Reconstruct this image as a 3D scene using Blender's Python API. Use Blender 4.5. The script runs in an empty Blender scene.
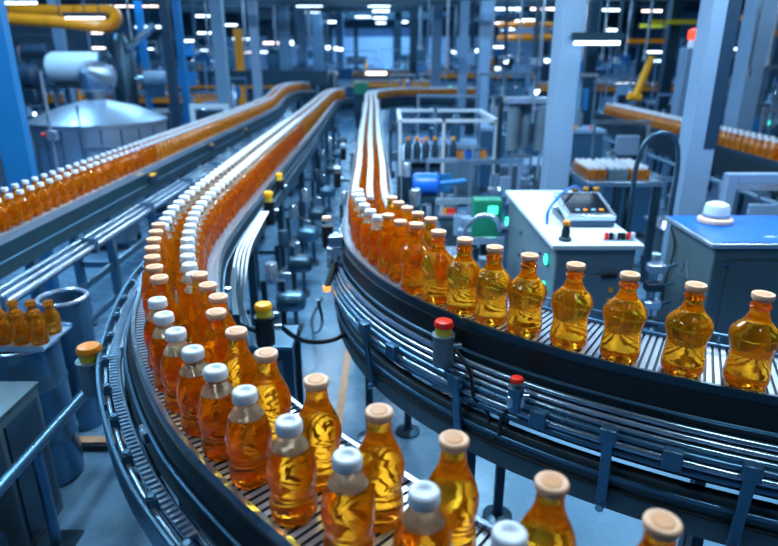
import bpy, math, random
from mathutils import Vector, Matrix
random.seed(7)
C = bpy.context.scene.collection
PI = math.pi
# ------------------------------------------------------------------ camera numbers
FPX, CX, CY = 610.0, 389.0, 273.0
HC, PITCH = 1.77, math.radians(19.67)
SP, CP = math.sin(PITCH), math.cos(PITCH)
def on_z(px, py, z):
    """floor-plan position of the point seen at a pixel, at height z"""
    v = (py - CY) / FPX; u = (px - CX) / FPX
    fwd = CP - v * SP; down = SP + v * CP
    t = (HC - z) / down
    return (u * t, fwd * t, z)
def on_d(px, py, D):
    """point seen at a pixel, at ground distance D"""
    v = (py - CY) / FPX; u = (px - CX) / FPX
    fwd = CP - v * SP; down = SP + v * CP
    t = D / fwd
    return (u * t, D, HC - down * t)

# ------------------------------------------------------------------ materials
MATS = {}
def mat(name, col, rough=0.5, metal=0.0, noise=0.0, nscale=8.0, spec=0.5, emit=None, estr=0.0, coat=0.0, bump=0.0, rnoise=0.0):
    m = bpy.data.materials.new(name); m.use_nodes = True
    nt = m.node_tree; b = nt.nodes['Principled BSDF']
    b.inputs['Base Color'].default_value = (*col, 1)
    b.inputs['Roughness'].default_value = rough
    b.inputs['Metallic'].default_value = metal
    b.inputs['Specular IOR Level'].default_value = spec
    b.inputs['Coat Weight'].default_value = coat
    if noise or bump or rnoise:
        tc = nt.nodes.new('ShaderNodeTexCoord'); n = nt.nodes.new('ShaderNodeTexNoise')
        n.inputs['Scale'].default_value = nscale; n.inputs['Detail'].default_value = 5
        nt.links.new(tc.outputs['Object'], n.inputs['Vector'])
        if noise:
            r = nt.nodes.new('ShaderNodeValToRGB')
            a = [max(0, c * (1 - noise)) for c in col]; d = [min(1, c * (1 + noise)) for c in col]
            r.color_ramp.elements[0].position = .3; r.color_ramp.elements[0].color = (*a, 1)
            r.color_ramp.elements[1].position = .7; r.color_ramp.elements[1].color = (*d, 1)
            nt.links.new(n.outputs['Fac'], r.inputs['Fac']); nt.links.new(r.outputs['Color'], b.inputs['Base Color'])
        if rnoise:
            mr = nt.nodes.new('ShaderNodeMapRange')
            mr.inputs['To Min'].default_value = max(.02, rough - rnoise); mr.inputs['To Max'].default_value = rough + rnoise
            nt.links.new(n.outputs['Fac'], mr.inputs['Value']); nt.links.new(mr.outputs['Result'], b.inputs['Roughness'])
        if bump:
            bp = nt.nodes.new('ShaderNodeBump'); bp.inputs['Strength'].default_value = bump
            bp.inputs['Distance'].default_value = .01
            nt.links.new(n.outputs['Fac'], bp.inputs['Height']); nt.links.new(bp.outputs['Normal'], b.inputs['Normal'])
    if emit:
        b.inputs['Emission Color'].default_value = (*emit, 1); b.inputs['Emission Strength'].default_value = estr
    MATS[name] = m
    return m
steel = mat('steel', (.38, .56, .74), .22, .85, rnoise=.02, nscale=6)
steel_b = mat('blue_steel', (.09, .23, .38), .28, .7, rnoise=.02, nscale=6)
steel_l = mat('light_steel', (.55, .70, .92), .22, .75)
steel_d = mat('dark_steel', (.035, .085, .135), .3, .6, noise=.12, nscale=3)
dark = mat('dark_panel', (.006, .018, .030), .42, .0, noise=.3, nscale=6)
teal = mat('teal_panel', (.006, .030, .048), .42, .0, noise=.25, nscale=5)
black = mat('black_rubber', (.006, .010, .016), .4)
slat_m = mat('belt_slat', (.40, .48, .62), .32, .5)
slot_m = mat('belt_slot', (.02, .03, .05), .5)
paint_g = mat('painted_grey', (.13, .25, .40), .45, 0, noise=.12, nscale=3)
paint_l = mat('painted_light', (.18, .31, .50), .4, 0, noise=.06, nscale=4)
paint_w = mat('painted_white', (.60, .74, .90), .35, 0, noise=.04, nscale=4)
paint_n = mat('painted_navy', (.012, .04, .085), .4)
paint_b = mat('painted_blue', (.010, .17, .46), .4, noise=.1, nscale=3)
blue_top = mat('blue_sheet', (.008, .14, .72), .3, noise=.08, nscale=5)
cab_m = mat('cabinet_grey', (.085, .15, .195), .42, .15, noise=.12, nscale=3)
mach_m = mat('machine_grey', (.13, .215, .30), .4, .15, noise=.1, nscale=3)
brush = mat('brushed_tank', (.42, .54, .72), .34, .8, rnoise=.03, nscale=3)
orange_p = mat('orange_paint', (.80, .26, .01), .35)
yellow_p = mat('yellow_cap', (.95, .42, .01), .35)
red_p = mat('red_cap', (.85, .03, .02), .3)
ring_y = mat('yellow_ring', (.75, .62, .04), .35)
cork_m = mat('cream_stopper', (.88, .52, .34), .45, noise=.06, nscale=60)
corkd_m = mat('stopper_dimple', (.72, .33, .14), .5)
tan_m = mat('tan_disc', (.75, .55, .38), .5)
white_m = mat('white_cap', (.74, .84, 1.0), .35)
green_m = mat('green_panel', (.01, .22, .14), .4)
cable_w = mat('white_cable', (.70, .82, .97), .35)
cable_b = mat('blue_cable', (.02, .16, .50), .35)
screen_m = mat('console_glass', (.008, .012, .02), .12)
glow_g = mat('green_lamp', (.05, .6, .4), .4, emit=(.05, 1, .62), estr=2.2)
glow_o = mat('glowing_tip', (.9, .3, .05), .4, emit=(1, .36, .06), estr=1.6)  # glow painted into the nozzle tip, which is no lamp
glow_w = mat('lamp_tube', (.9, .95, 1), .4, emit=(.62, .84, 1), estr=5.5)
glow_f = mat('lamp_tube_warm', (1, .9, .85), .4, emit=(1, .80, .72), estr=4.5)
line_m = mat('floor_line_paint', (.62, .38, .24), .5, noise=.15, nscale=20)
wall_m = mat('hall_wall', (.035, .10, .17), .6, noise=.35, nscale=.6)
walll_m = mat('hall_wall_panel', (.42, .62, .95), .5, noise=.08, nscale=.8)
ceil_m = mat('hall_ceiling', (.02, .05, .10), .7, noise=.3, nscale=.8)

def floor_material():
    m = mat('floor_resin', (.11, .24, .43), .3)
    nt = m.node_tree; b = nt.nodes['Principled BSDF']
    tc = nt.nodes.new('ShaderNodeTexCoord'); n = nt.nodes.new('ShaderNodeTexNoise'); n2 = nt.nodes.new('ShaderNodeTexNoise')
    n.inputs['Scale'].default_value = 1.3; n.inputs['Detail'].default_value = 6
    n2.inputs['Scale'].default_value = 9; n2.inputs['Detail'].default_value = 4
    r = nt.nodes.new('ShaderNodeValToRGB')
    r.color_ramp.elements[0].position = .3; r.color_ramp.elements[0].color = (.075, .19, .33, 1)
    r.color_ramp.elements[1].position = .75; r.color_ramp.elements[1].color = (.17, .35, .55, 1)
    mr = nt.nodes.new('ShaderNodeMapRange'); mr.inputs['To Min'].default_value = .10; mr.inputs['To Max'].default_value = .42
    for k in (n, n2): nt.links.new(tc.outputs['Object'], k.inputs['Vector'])
    nt.links.new(n.outputs['Fac'], r.inputs['Fac']); nt.links.new(r.outputs['Color'], b.inputs['Base Color'])
    nt.links.new(n2.outputs['Fac'], mr.inputs['Value']); nt.links.new(mr.outputs['Result'], b.inputs['Roughness'])
    return m
floor_m = floor_material()

def amber_material(name, tint, body, mixf=.5, rough=.06, ior=1.38):
    """amber drink: part clear refraction, part cloudy translucent liquid, patches imitating golden highlights"""
    m = bpy.data.materials.new(name); m.use_nodes = True
    nt = m.node_tree; out = nt.nodes['Material Output']; b = nt.nodes['Principled BSDF']
    b.inputs['Base Color'].default_value = (*tint, 1); b.inputs['Transmission Weight'].default_value = 1
    b.inputs['Roughness'].default_value = rough; b.inputs['IOR'].default_value = ior
    d = nt.nodes.new('ShaderNodeBsdfDiffuse'); t = nt.nodes.new('ShaderNodeBsdfTranslucent')
    d.inputs['Color'].default_value = (*body, 1); t.inputs['Color'].default_value = (*body, 1)
    a = nt.nodes.new('ShaderNodeAddShader'); nt.links.new(d.outputs[0], a.inputs[0]); nt.links.new(t.outputs[0], a.inputs[1])
    tc = nt.nodes.new('ShaderNodeTexCoord'); n = nt.nodes.new('ShaderNodeTexNoise')
    n.inputs['Scale'].default_value = 24; n.inputs['Detail'].default_value = 2; n.inputs['Distortion'].default_value = .6
    nt.links.new(tc.outputs['Object'], n.inputs['Vector'])
    mr = nt.nodes.new('ShaderNodeMapRange'); mr.inputs['From Min'].default_value = .35; mr.inputs['From Max'].default_value = .65
    mr.inputs['To Min'].default_value = max(.03, mixf - .14); mr.inputs['To Max'].default_value = mixf + .22  # mix varies in patches that imitate golden highlights in the drink
    nt.links.new(n.outputs['Fac'], mr.inputs['Value'])
    mx = nt.nodes.new('ShaderNodeMixShader'); nt.links.new(mr.outputs['Result'], mx.inputs['Fac'])
    nt.links.new(b.outputs[0], mx.inputs[1]); nt.links.new(a.outputs[0], mx.inputs[2]); nt.links.new(mx.outputs[0], out.inputs['Surface'])
    bp = nt.nodes.new('ShaderNodeBump'); bp.inputs['Strength'].default_value = .35; bp.inputs['Distance'].default_value = .006
    nt.links.new(n.outputs['Fac'], bp.inputs['Height']); nt.links.new(bp.outputs['Normal'], b.inputs['Normal'])
    MATS[name] = m
    return m
amber = amber_material('amber_drink', (1.0, .42, .016), (.52, .165, .001), .14, .03)
amber_d = amber_material('dark_amber', (.75, .34, .04), (.32, .12, .01), .30)
amber_far = mat('amber_far', (.42, .125, .004), .25, coat=.5, noise=.5, nscale=40)
clear = amber_material('clear_plastic', (.94, .74, .50), (.40, .32, .26), .16, .06)

# ------------------------------------------------------------------ mesh builder
class MB:
    def __init__(s): s.v = []; s.f = []; s.mi = []; s.cur = 0
    def add(s, vs, fs):
        b = len(s.v); s.v.extend([tuple(v) for v in vs])
        for f in fs: s.f.append(tuple(b + i for i in f)); s.mi.append(s.cur)
        return s
    def box(s, c, d, rz=0.0, M=None):
        x, y, z = [k / 2 for k in d]
        vs = [Vector((i, j, k)) for i in (-x, x) for j in (-y, y) for k in (-z, z)]
        R = M if M is not None else Matrix.Rotation(rz, 3, 'Z')
        vs = [R @ v + Vector(c) for v in vs]
        return s.add(vs, [(0, 1, 3, 2), (4, 6, 7, 5), (0, 4, 5, 1), (2, 3, 7, 6), (0, 2, 6, 4), (1, 5, 7, 3)])
    def bb(s, x0, x1, y0, y1, z0, z1):
        return s.box(((x0 + x1) / 2, (y0 + y1) / 2, (z0 + z1) / 2), (x1 - x0, y1 - y0, z1 - z0))
    def lathe(s, prof, c=(0, 0, 0), n=20, M=None):
        R = M if M is not None else Matrix.Identity(3)
        vs = []; fs = []
        for r, z in prof:
            for i in range(n):
                a = 2 * PI * i / n
                vs.append(R @ Vector((r * math.cos(a), r * math.sin(a), z)) + Vector(c))
        for k in range(len(prof) - 1):
            for i in range(n):
                j = (i + 1) % n
                fs.append((k * n + i, k * n + j, (k + 1) * n + j, (k + 1) * n + i))
        if prof[0][0] > 1e-5: fs.append(tuple(range(n))[::-1])
        if prof[-1][0] > 1e-5: fs.append(tuple((len(prof) - 1) * n + i for i in range(n)))
        return s.add(vs, fs)
    def cyl(s, p0, p1, r, n=14, r1=None):
        p0, p1 = Vector(p0), Vector(p1); d = p1 - p0; L = d.length
        q = d.to_track_quat('Z', 'Y').to_matrix()
        return s.lathe([(r, 0), (r if r1 is None else r1, L)], p0, n, q)
    def tube(s, pts, r, n=8, closed=False):
        pts = [Vector(p) for p in pts]; vs = []; fs = []; N = len(pts); up = None
        for i, p in enumerate(pts):
            if closed: t = (pts[(i + 1) % N] - pts[i - 1]).normalized()
            else: t = (pts[min(i + 1, N - 1)] - pts[max(i - 1, 0)]).normalized()
            if up is None: up = Vector((0, 0, 1)) if abs(t.z) < .9 else Vector((1, 0, 0))
            a = t.cross(up).normalized(); b = a.cross(t).normalized(); up = b
            for k in range(n):
                an = 2 * PI * k / n
                vs.append(p + a * r * math.cos(an) + b * r * math.sin(an))
        for i in range(N if closed else N - 1):
            j = (i + 1) % N
            for k in range(n):
                l = (k + 1) % n
                fs.append((i * n + k, i * n + l, j * n + l, j * n + k))
        if not closed:
            fs.append(tuple(range(n))[::-1]); fs.append(tuple((N - 1) * n + k for k in range(n)))
        return s.add(vs, fs)
    def torus(s, c, R, r, n=32, m=8, M=None):
        Q = M if M is not None else Matrix.Identity(3)
        return s.tube([Q @ Vector((R * math.cos(2 * PI * i / n), R * math.sin(2 * PI * i / n), 0)) + Vector(c) for i in range(n)], r, m, True)
    def build(s, name, mats, parent=None, smooth=40, bevel=0.0):
        me = bpy.data.meshes.new(name)
        me.from_pydata(s.v, [], s.f)
        if not isinstance(mats, (list, tuple)): mats = [mats]
        for m in mats: me.materials.append(m)
        if len(mats) > 1: me.polygons.foreach_set('material_index', s.mi)
        me.update()
        import bmesh
        bm = bmesh.new(); bm.from_mesh(me); bmesh.ops.recalc_face_normals(bm, faces=bm.faces); bm.to_mesh(me); bm.free()
        if smooth:
            me.shade_smooth(); me.set_sharp_from_angle(angle=math.radians(smooth))
        o = bpy.data.objects.new(name, me); C.objects.link(o)
        if parent is not None:
            o.parent = parent
        if bevel:
            md = o.modifiers.new('edge', 'BEVEL'); md.width = bevel; md.segments = 2; md.limit_method = 'ANGLE'; md.angle_limit = math.radians(50)
        return o
def tag(o, label=None, cat=None, group=None, kind=None):
    if label: o['label'] = label
    if cat: o['category'] = cat
    if group: o['group'] = group
    if kind: o['kind'] = kind
    return o
def thing(name, label, cat, loc=(0, 0, 0), rz=0, group=None):
    o = bpy.data.objects.new(name, None); C.objects.link(o); o.location = loc; o.rotation_euler = (0, 0, rz)
    o.empty_display_size = .1
    return tag(o, label, cat, group)
def copy_tree(o, parent=None):
    c = o.copy(); C.objects.link(c); c.parent = parent
    for ch in list(KIDS.get(o.name, [])): copy_tree(ch, c)
    return c
KIDS = {}
def remember(o):
    for ob in bpy.data.objects:
        if ob.parent is not None: 
            KIDS.setdefault(ob.parent.name, [])
            if ob not in KIDS[ob.parent.name]: KIDS[ob.parent.name].append(ob)

# ------------------------------------------------------------------ paths
class Path:
    """smooth centreline sampled every `step`; pos(s) and right-hand normal"""
    def __init__(s, pts, step=.02):
        P = [Vector((p[0], p[1], p[2] if len(p) > 2 else 0)) for p in pts]
        P = [P[0] * 2 - P[1]] + P + [P[-1] * 2 - P[-2]]
        raw = []
        for i in range(1, len(P) - 2):
            p0, p1, p2, p3 = P[i - 1], P[i], P[i + 1], P[i + 2]
            d1 = max((p1 - p0).length ** .5, 1e-4); d2 = max((p2 - p1).length ** .5, 1e-4); d3 = max((p3 - p2).length ** .5, 1e-4)
            t0 = 0; t1 = d1; t2 = t1 + d2; t3 = t2 + d3
            n = max(4, int((p2 - p1).length / .03))
            for k in range(n):
                t = t1 + (t2 - t1) * k / n
                A1 = p0 * ((t1 - t) / (t1 - t0)) + p1 * ((t - t0) / (t1 - t0))
                A2 = p1 * ((t2 - t) / (t2 - t1)) + p2 * ((t - t1) / (t2 - t1))
                A3 = p2 * ((t3 - t) / (t3 - t2)) + p3 * ((t - t2) / (t3 - t2))
                B1 = A1 * ((t2 - t) / (t2 - t0)) + A2 * ((t - t0) / (t2 - t0))
                B2 = A2 * ((t3 - t) / (t3 - t1)) + A3 * ((t - t1) / (t3 - t1))
                raw.append(B1 * ((t2 - t) / (t2 - t1)) + B2 * ((t - t1) / (t2 - t1)))
        raw.append(P[-2])
        s.raw = raw; s.cum = [0]
        for a, b in zip(raw, raw[1:]): s.cum.append(s.cum[-1] + (b - a).length)
        s.L = s.cum[-1]
    def pos(s, d):
        import bisect
        d = min(max(d, 0), s.L - 1e-6); i = max(0, bisect.bisect_right(s.cum, d) - 1); i = min(i, len(s.raw) - 2)
        f = (d - s.cum[i]) / max(s.cum[i + 1] - s.cum[i], 1e-9)
        return s.raw[i].lerp(s.raw[i + 1], f)
    def tan(s, d):
        a = s.pos(d - .04); b = s.pos(d + .04); t = (b - a); t.z = 0
        return t.normalized()
    def at(s, d, off=0, z=0):
        t = s.tan(d); n = Vector((t.y, -t.x, 0)); p = s.pos(d)
        return Vector((p.x + n.x * off, p.y + n.y * off, p.z + z))
    def near(s, x, y):
        return min(range(len(s.raw)), key=lambda i: (s.raw[i].x - x) ** 2 + (s.raw[i].y - y) ** 2)
    def s_near(s, x, y): return s.cum[s.near(x, y)]
    def ang(s, d): t = s.tan(d); return math.atan2(t.y, t.x)
def stations(path, s0, s1, near=.05, far=.16):
    out = [s0]
    while out[-1] < s1:
        p = path.pos(out[-1]); st = near if p.y < 4 else (near * 3 if p.y < 7 else far)
        out.append(min(out[-1] + st, s1))
    return out
def sweep(mb, path, prof, s0, s1, closed=True, near=.05):
    """prof: list of (offset, z) swept along the path"""
    st = stations(path, s0, s1, near); n = len(prof); vs = []; fs = []
    for d in st:
        for o, z in prof: vs.append(path.at(d, o, z))
    for i in range(len(st) - 1):
        for k in range(n if closed else n - 1):
            l = (k + 1) % n
            fs.append((i * n + k, i * n + l, (i + 1) * n + l, (i + 1) * n + k))
    if closed:
        fs.append(tuple(range(n))[::-1]); fs.append(tuple((len(st) - 1) * n + k for k in range(n)))
    return mb.add(vs, fs)
def rect(o0, o1, z0, z1): return [(o0, z0), (o1, z0), (o1, z1), (o0, z1)]
def rnd(o, z, r, n=8): return [(o + r * math.cos(2 * PI * i / n), z + r * math.sin(2 * PI * i / n)) for i in range(n)]

BZ = .95
pB = Path([(1.6, .47), (1.0, .49), (.66, .535), (.41, .61), (.205, .715), (.083, .80), (-.052, .93), (-.205, 1.08), (-.415, 1.328), (-.645, 1.723),
           (-.735, 1.96), (-.858, 2.445), (-.893, 2.72), (-.939, 4.11), (-1.0, 7.5), (-1.09, 12.0), (-1.02, 12.5), (-.80, 12.75)])
pC = Path([(2.9, 1.14), (2.3, 1.17), (1.8, 1.235), (1.4, 1.325), (1.037, 1.465), (.823, 1.567), (.568, 1.726), (.347, 1.916), (.114, 2.22), (-.045, 2.615),
           (-.09, 2.95), (-.12, 4.0), (-.17, 5.6), (-.25, 9.0), (-.32, 12.0), (-.24, 12.7), (.2, 13.5), (1.2, 13.8), (2.2, 13.8)])
pA = Path([(-1.97, 1.2, 0), (-1.97, 2.5, 0), (-1.97, 6.0, 0), (-1.97, 9.6, 0), (-1.97, 10.4, .01), (-1.97, 11.4, .11), (-1.94, 12.2, .14), (-1.80, 12.8, .14), (-1.50, 13.05, .14)])
pD = Path([(3.24, 3.6), (3.24, 6), (3.24, 9.4)])

def belt(path, w, s0, s1, slat_to, parent, pitch=.020):
    """ribbon of slats and slots, one connected surface"""
    m = MB(); hw = w / 2; d = s0; rows = []
    while d < s1:
        if path.pos(d).y < slat_to:
            rows += [(d, 0, 0), (d + pitch * .62, 0, 1), (d + pitch * .62 + .001, -.006, 1), (d + pitch - .001, -.006, 0)]
            d += pitch
        else:
            rows.append((d, 0, 0)); d += .1
    rows.append((s1, 0, 0)); vs = []; fs = []; mi = []
    for d, z, _ in rows:
        vs += [path.at(d, -hw, BZ + z), path.at(d, hw, BZ + z)]
    for i in range(len(rows) - 1):
        fs.append((2 * i, 2 * i + 1, 2 * i + 3, 2 * i + 2)); mi.append(0 if rows[i][1] == 0 and rows[i + 1][1] == 0 else 1)
    m.add(vs, fs); m.mi = mi
    return m.build('belt', [slat_m, slot_m], parent, smooth=0)

# ------------------------------------------------------------------ setting
def struct(name, mb, m, **k):
    o = mb.build(name, m, **k); o['kind'] = 'structure'; return o
X0, X1, Y0, Y1, ZC = -15, 17, -5, 46, 7
struct('floor', MB().bb(X0, X1, Y0, Y1, -.1, 0), floor_m, smooth=0)
struct('ceiling', MB().bb(X0, X1, Y0, Y1, ZC, ZC + .1), ceil_m, smooth=0)
struct('wall_left', MB().bb(X0 - .2, X0, Y0, Y1, 0, ZC), wall_m, smooth=0)
struct('wall_right', MB().bb(X1, X1 + .2, Y0, Y1, 0, ZC), wall_m, smooth=0)
struct('wall_back', MB().bb(X0, X1, Y0 - .2, Y0, 0, ZC), wall_m, smooth=0)
wf = struct('wall_front', MB().bb(X0, X1, Y1, Y1 + .2, 0, ZC), wall_m, smooth=0)
k = 0
for a, b, z0, z1 in ((-4.0, -2.4, .9, 3.5), (-2.25, .35, .9, 3.5), (.5, 1.7, .9, 3.6), (2.6, 4.3, .9, 3.0), (4.5, 6.5, .9, 3.0), (-7.5, -4.6, .9, 3.0), (7.5, 11, .8, 3.0), (-13, -8.5, .8, 3.0)):
    k += 1
    t = tag(bpy.data.objects.new('trim_%d' % k, None), kind='structure'); C.objects.link(t)
    MB().bb(a, b, Y1 - .04, Y1, z0, z1).build('wall_panel', walll_m, t, smooth=0)
    fr = MB()
    for q in (a, b): fr.bb(q - .06, q + .06, Y1 - .1, Y1, z0 - .05, z1 + .05)
    fr.bb(a, b, Y1 - .1, Y1, z1, z1 + .12); fr.bb(a, b, Y1 - .1, Y1, z0 - .12, z0)
    fr.build('panel_frame', steel_d, t, smooth=0)
# painted floor lines
a = on_z(339, 420, 0); b = on_z(345, 292, 0)
struct('floor_marking', MB().bb(a[0] - .02, a[0] + .02, 2.5, 9, .0, .004), line_m, smooth=0)
# ------------------------------------------------------------------ bottles
WIDE = 1.0
def lathe_obj(name, prof, m, parent, n=28):
    return MB().lathe([(r * WIDE, z) for r, z in prof], n=n).build(name, m, parent, smooth=60)
STOUT_H, SLIM_H, PET_H, SMALL_H = .255, .235, .205, .160
def make_stout():
    t = thing('amber_bottle', '', 'bottle')
    lathe_obj('glass_body', [(0, .004), (.030, .004), (.036, .0), (.045, .003), (.0495, .012), (.0505, .03), (.0485, .05), (.0462, .070), (.0455, .086), (.0470, .100),
              (.0510, .116), (.0545, .130), (.0540, .143), (.0495, .156), (.041, .167), (.032, .177), (.0255, .188), (.0215, .200), (.0195, .214), (.0195, .236), (0, .236)], amber, t)
    n = lathe_obj('neck_ring', [(.0198, .214), (.0235, .216), (.0240, .220), (.0235, .224), (.0198, .226)], amber, t)
    s = lathe_obj('stopper', [(0, .2365), (.0200, .2365), (.0235, .241), (.0245, .246), (.0245, .252), (.0235, .2545), (.0185, .255), (.016, .2530), (0, .2530)], cork_m, t)
    lathe_obj('dimple', [(0, .2532), (.0155, .2532), (.0150, .2538), (.008, .2534), (0, .2534)], corkd_m, s, 20)
    return t
def make_slim():
    t = thing('amber_bottle', '', 'bottle')
    lathe_obj('glass_body', [(0, .004), (.026, .004), (.031, 0), (.038, .003), (.041, .011), (.0415, .03), (.040, .052), (.0375, .068), (.0375, .078), (.040, .092),
              (.0422, .108), (.0420, .124), (.038, .142), (.031, .160), (.0245, .176), (.0205, .19), (.019, .205), (.019, .217), (0, .217)], amber, t)
    s = lathe_obj('stopper', [(0, .2175), (.0195, .2175), (.0215, .222), (.0228, .226), (.0228, .232), (.0218, .234), (.0175, .235), (.015, .2335), (0, .2335)], cork_m, t)
    lathe_obj('dimple', [(0, .2337), (.0145, .2337), (.0140, .2342), (.008, .2339), (0, .2339)], corkd_m, s, 20)
    return t
def make_pet():
    t = thing('amber_bottle', '', 'bottle')
    lathe_obj('glass_body', [(0, .005), (.022, .005), (.030, 0), (.037, .003), (.0405, .012), (.041, .03), (.0395, .044), (.0375, .052), (.0375, .060), (.040, .070),
              (.0420, .088), (.0418, .108), (.0395, .124), (.0355, .138), (.0308, .150), (0, .150)], amber, t)
    lathe_obj('clear_shoulder', [(0, .1505), (.0305, .1505), (.0275, .157), (.0215, .167), (.0175, .174), (.0175, .182), (0, .182)], clear, t)
    s = lathe_obj('cap', [(0, .1825), (.0195, .1825), (.0225, .1835), (.0228, .186), (.0222, .200), (.0205, .204), (.014, .205), (.0095, .2025), (.008, .2005), (0, .2005)], white_m, t)
    rb = MB()
    for i in range(18):
        a = 2 * PI * i / 18
        rb.box((.0226 * math.cos(a), .0226 * math.sin(a), .192), (.0012, .003, .014), a)
    rb.build('grip_ribs', white_m, s, smooth=0)
    return t
def make_small():
    t = thing('amber_bottle', '', 'bottle')
    MB().lathe([(0, .003), (.03, 0), (.036, .008), (.0365, .04), (.035, .06), (.0368, .085), (.033, .102), (.023, .118), (.015, .128), (.014, .14), (0, .14)], n=18).build('glass_body', amber, t, smooth=60)
    MB().lathe([(0, .1405), (.017, .1405), (.018, .144), (.018, .156), (.0165, .160), (0, .160)], n=16).build('cap', white_m, t, smooth=50)
    return t
protos = {}
for kk, wd, fn in (('stout', 1.10, make_stout), ('slim', 1.10, make_slim), ('pet', 1.11, make_pet), ('small', 1.0, make_small)):
    WIDE = wd; protos[kk] = fn()
for p in protos.values(): remember(p)
used = {}
def place_bottle(kind, p, label, group):
    o = protos[kind] if kind not in used else copy_tree(protos[kind])
    used[kind] = 1
    o.location = p; o.rotation_euler = (0, 0, random.uniform(0, 6.28))
    o['label'] = label; o['category'] = 'bottle'
    if group: o['group'] = group
    elif 'group' in o: del o['group']
    return o
slots = []      # (kind, position, label, group)
ORD = ['first', 'second', 'third', 'fourth', 'fifth', 'sixth', 'seventh', 'eighth', 'ninth', 'tenth', 'eleventh', 'twelfth', 'thirteenth']
def base_of(px, py, h):
    x, y, z = on_z(px, py, BZ + h); return Vector((x, y, BZ))
def seat(path, p, lim):
    d = path.s_near(p.x, p.y); t = path.tan(d); n = Vector((t.y, -t.x, 0)); c = path.pos(d)
    off = (Vector((p.x, p.y, 0)) - Vector((c.x, c.y, 0))).dot(n)
    new = max(-lim, min(lim, off)); q = p + n * (new - off)
    return q
def push(kind, p, label, group=None): slots.append((kind, Vector(p) + Vector((0, 0, .0008 if p[1] < 9.5 or p[0] > -1.5 else .012)), label, group))
# middle conveyor, white caps nearest the outer (left) edge
W = [(600, 562), (510, 532), (424, 490), (347, 455), (287, 421), (240, 392), (209, 370), (188, 350), (172, 331), (163, 314), (157, 299)]
for i, (a, b) in enumerate(W):
    p = seat(pB, base_of(a, b, PET_H), .082)
    if i == 0: lb = 'white-capped amber bottle at the very bottom of the picture, lowest of its row'
    else: lb = 'white-capped amber bottle, middle belt\'s outer row, %s up from picture bottom' % ORD[i - 1]
    push('pet', p, lb)
K = [(790, 566), (663, 521), (552, 481), (454, 438), (379, 410), (316, 379), (266, 352), (236, 330), (216, 311)]
for i, (a, b) in enumerate(K):
    p = seat(pB, base_of(a, b, SLIM_H), .066)
    if i == 0: continue
    push('slim', p, 'cream-stoppered amber bottle, middle belt\'s inner row, %s up from picture bottom' % ORD[i - 1])
lastw = pB.s_near(*base_of(157, 299, PET_H).xy); lastk = pB.s_near(*base_of(216, 311, SLIM_H).xy)
HB = .0525
s = lastw + .106; i = 0
while s < pB.L - .15:
    p = pB.at(s, -HB, BZ)
    if i < 7: kind, lb = 'slim', 'pink-stoppered amber bottle behind the white-capped run, middle belt\'s outer row, %s of seven' % ORD[i]
    else: kind, lb = ('pet', 'white-capped amber bottle in the outer row of the middle belt\'s straight run')
    push(kind, p, lb, None if i < 7 else 'white-capped bottles in the outer row of the middle straight')
    s += .100; i += 1
s = lastk + .10; i = 0
while s < pB.L - .15:
    p = pB.at(s, HB, BZ)
    if i < 3: kind, lb = 'slim', 'cream-stoppered amber bottle, middle belt\'s inner row, %s before the white caps' % ORD[2 - i]
    else: kind, lb = 'pet', 'white-capped amber bottle in the inner row of the middle belt\'s straight run'
    push(kind, p, lb, None if i < 3 else 'white-capped bottles in the inner row of the middle straight')
    s += .100; i += 1
# right conveyor
K = [(765, 297), (696, 288), (628, 277), (571, 268), (525, 257), (491, 248), (460, 240), (433, 232), (412, 224)]
NM = ['cut by the right picture edge', 'in front of the dark blue-topped cabinet', 'in front of the gap between the two cabinets', 'x',
      'in front of the green lamps of the white machine', 'third to the left of the green lamps', 'fourth to the left of the green lamps', 'fifth to the left of the green lamps', 'sixth to the left of the green lamps']
NM[3] = 'right beside the two green lamps'; NM[4] = 'first to the left of the green lamps'; NM[5] = 'second to the left of the green lamps'
NM[6] = 'third to the left of the green lamps'; NM[7] = 'fourth to the left of the green lamps'; NM[8] = 'fifth to the left of the green lamps'
push('stout', pC.at(pC.s_near(1.35, 1.34), .0, BZ), 'stout amber bottle with cream stopper on the right curved belt, beyond the picture edge')
slots.pop()
for i, (a, b) in enumerate(K):
    push('stout', seat(pC, base_of(a, b, STOUT_H), .073), 'stout cream-stoppered bottle on the curved belt, ' + NM[i])
sk = pC.s_near(*base_of(412, 224, STOUT_H).xy)
s = sk + .112; i = 0
while s < pC.L - .3:
    y = pC.pos(s).y
    if i < 5: kind, lb, g = 'slim', 'cream-stoppered slim amber bottle, right belt\'s inner bend, %s after the stout ones' % ORD[i], None
    else: kind, lb, g = 'small', 'small white-capped amber bottle in the right belt\'s inner row, beyond the bend', 'small bottles in the inner row of the right belt'
    push(kind, pC.at(s, .060 if i < 5 else .0765, BZ), lb, g); s += .104 if i < 5 else .080; i += 1
s = pC.s_near(.13, 2.13) + .135; i = 0
while s < pC.L - .3:
    if i < 8: kind, lb, g = ('slim' if i < 2 else 'pet'), ('cream-stoppered' if i < 2 else 'white-capped') + ' amber bottle, right belt\'s outer row at the bend, %s from its end' % ORD[i], None
    else: kind, lb, g = 'small', 'small white-capped amber bottle in the right belt\'s outer row, beyond the bend', 'small bottles in the outer row of the right belt'
    push(kind, pC.at(s, -.060 if i < 8 else -.0765, BZ), lb, g); s += .102 if i < 8 else .080; i += 1
s = pC.s_near(-.10, 3.0)
while s < pC.L - .3:
    push('small', pC.at(s, 0, BZ), 'small white-capped amber bottle in the right belt\'s middle row, beyond the bend', 'small bottles in the middle row of the right belt'); s += .080
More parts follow.
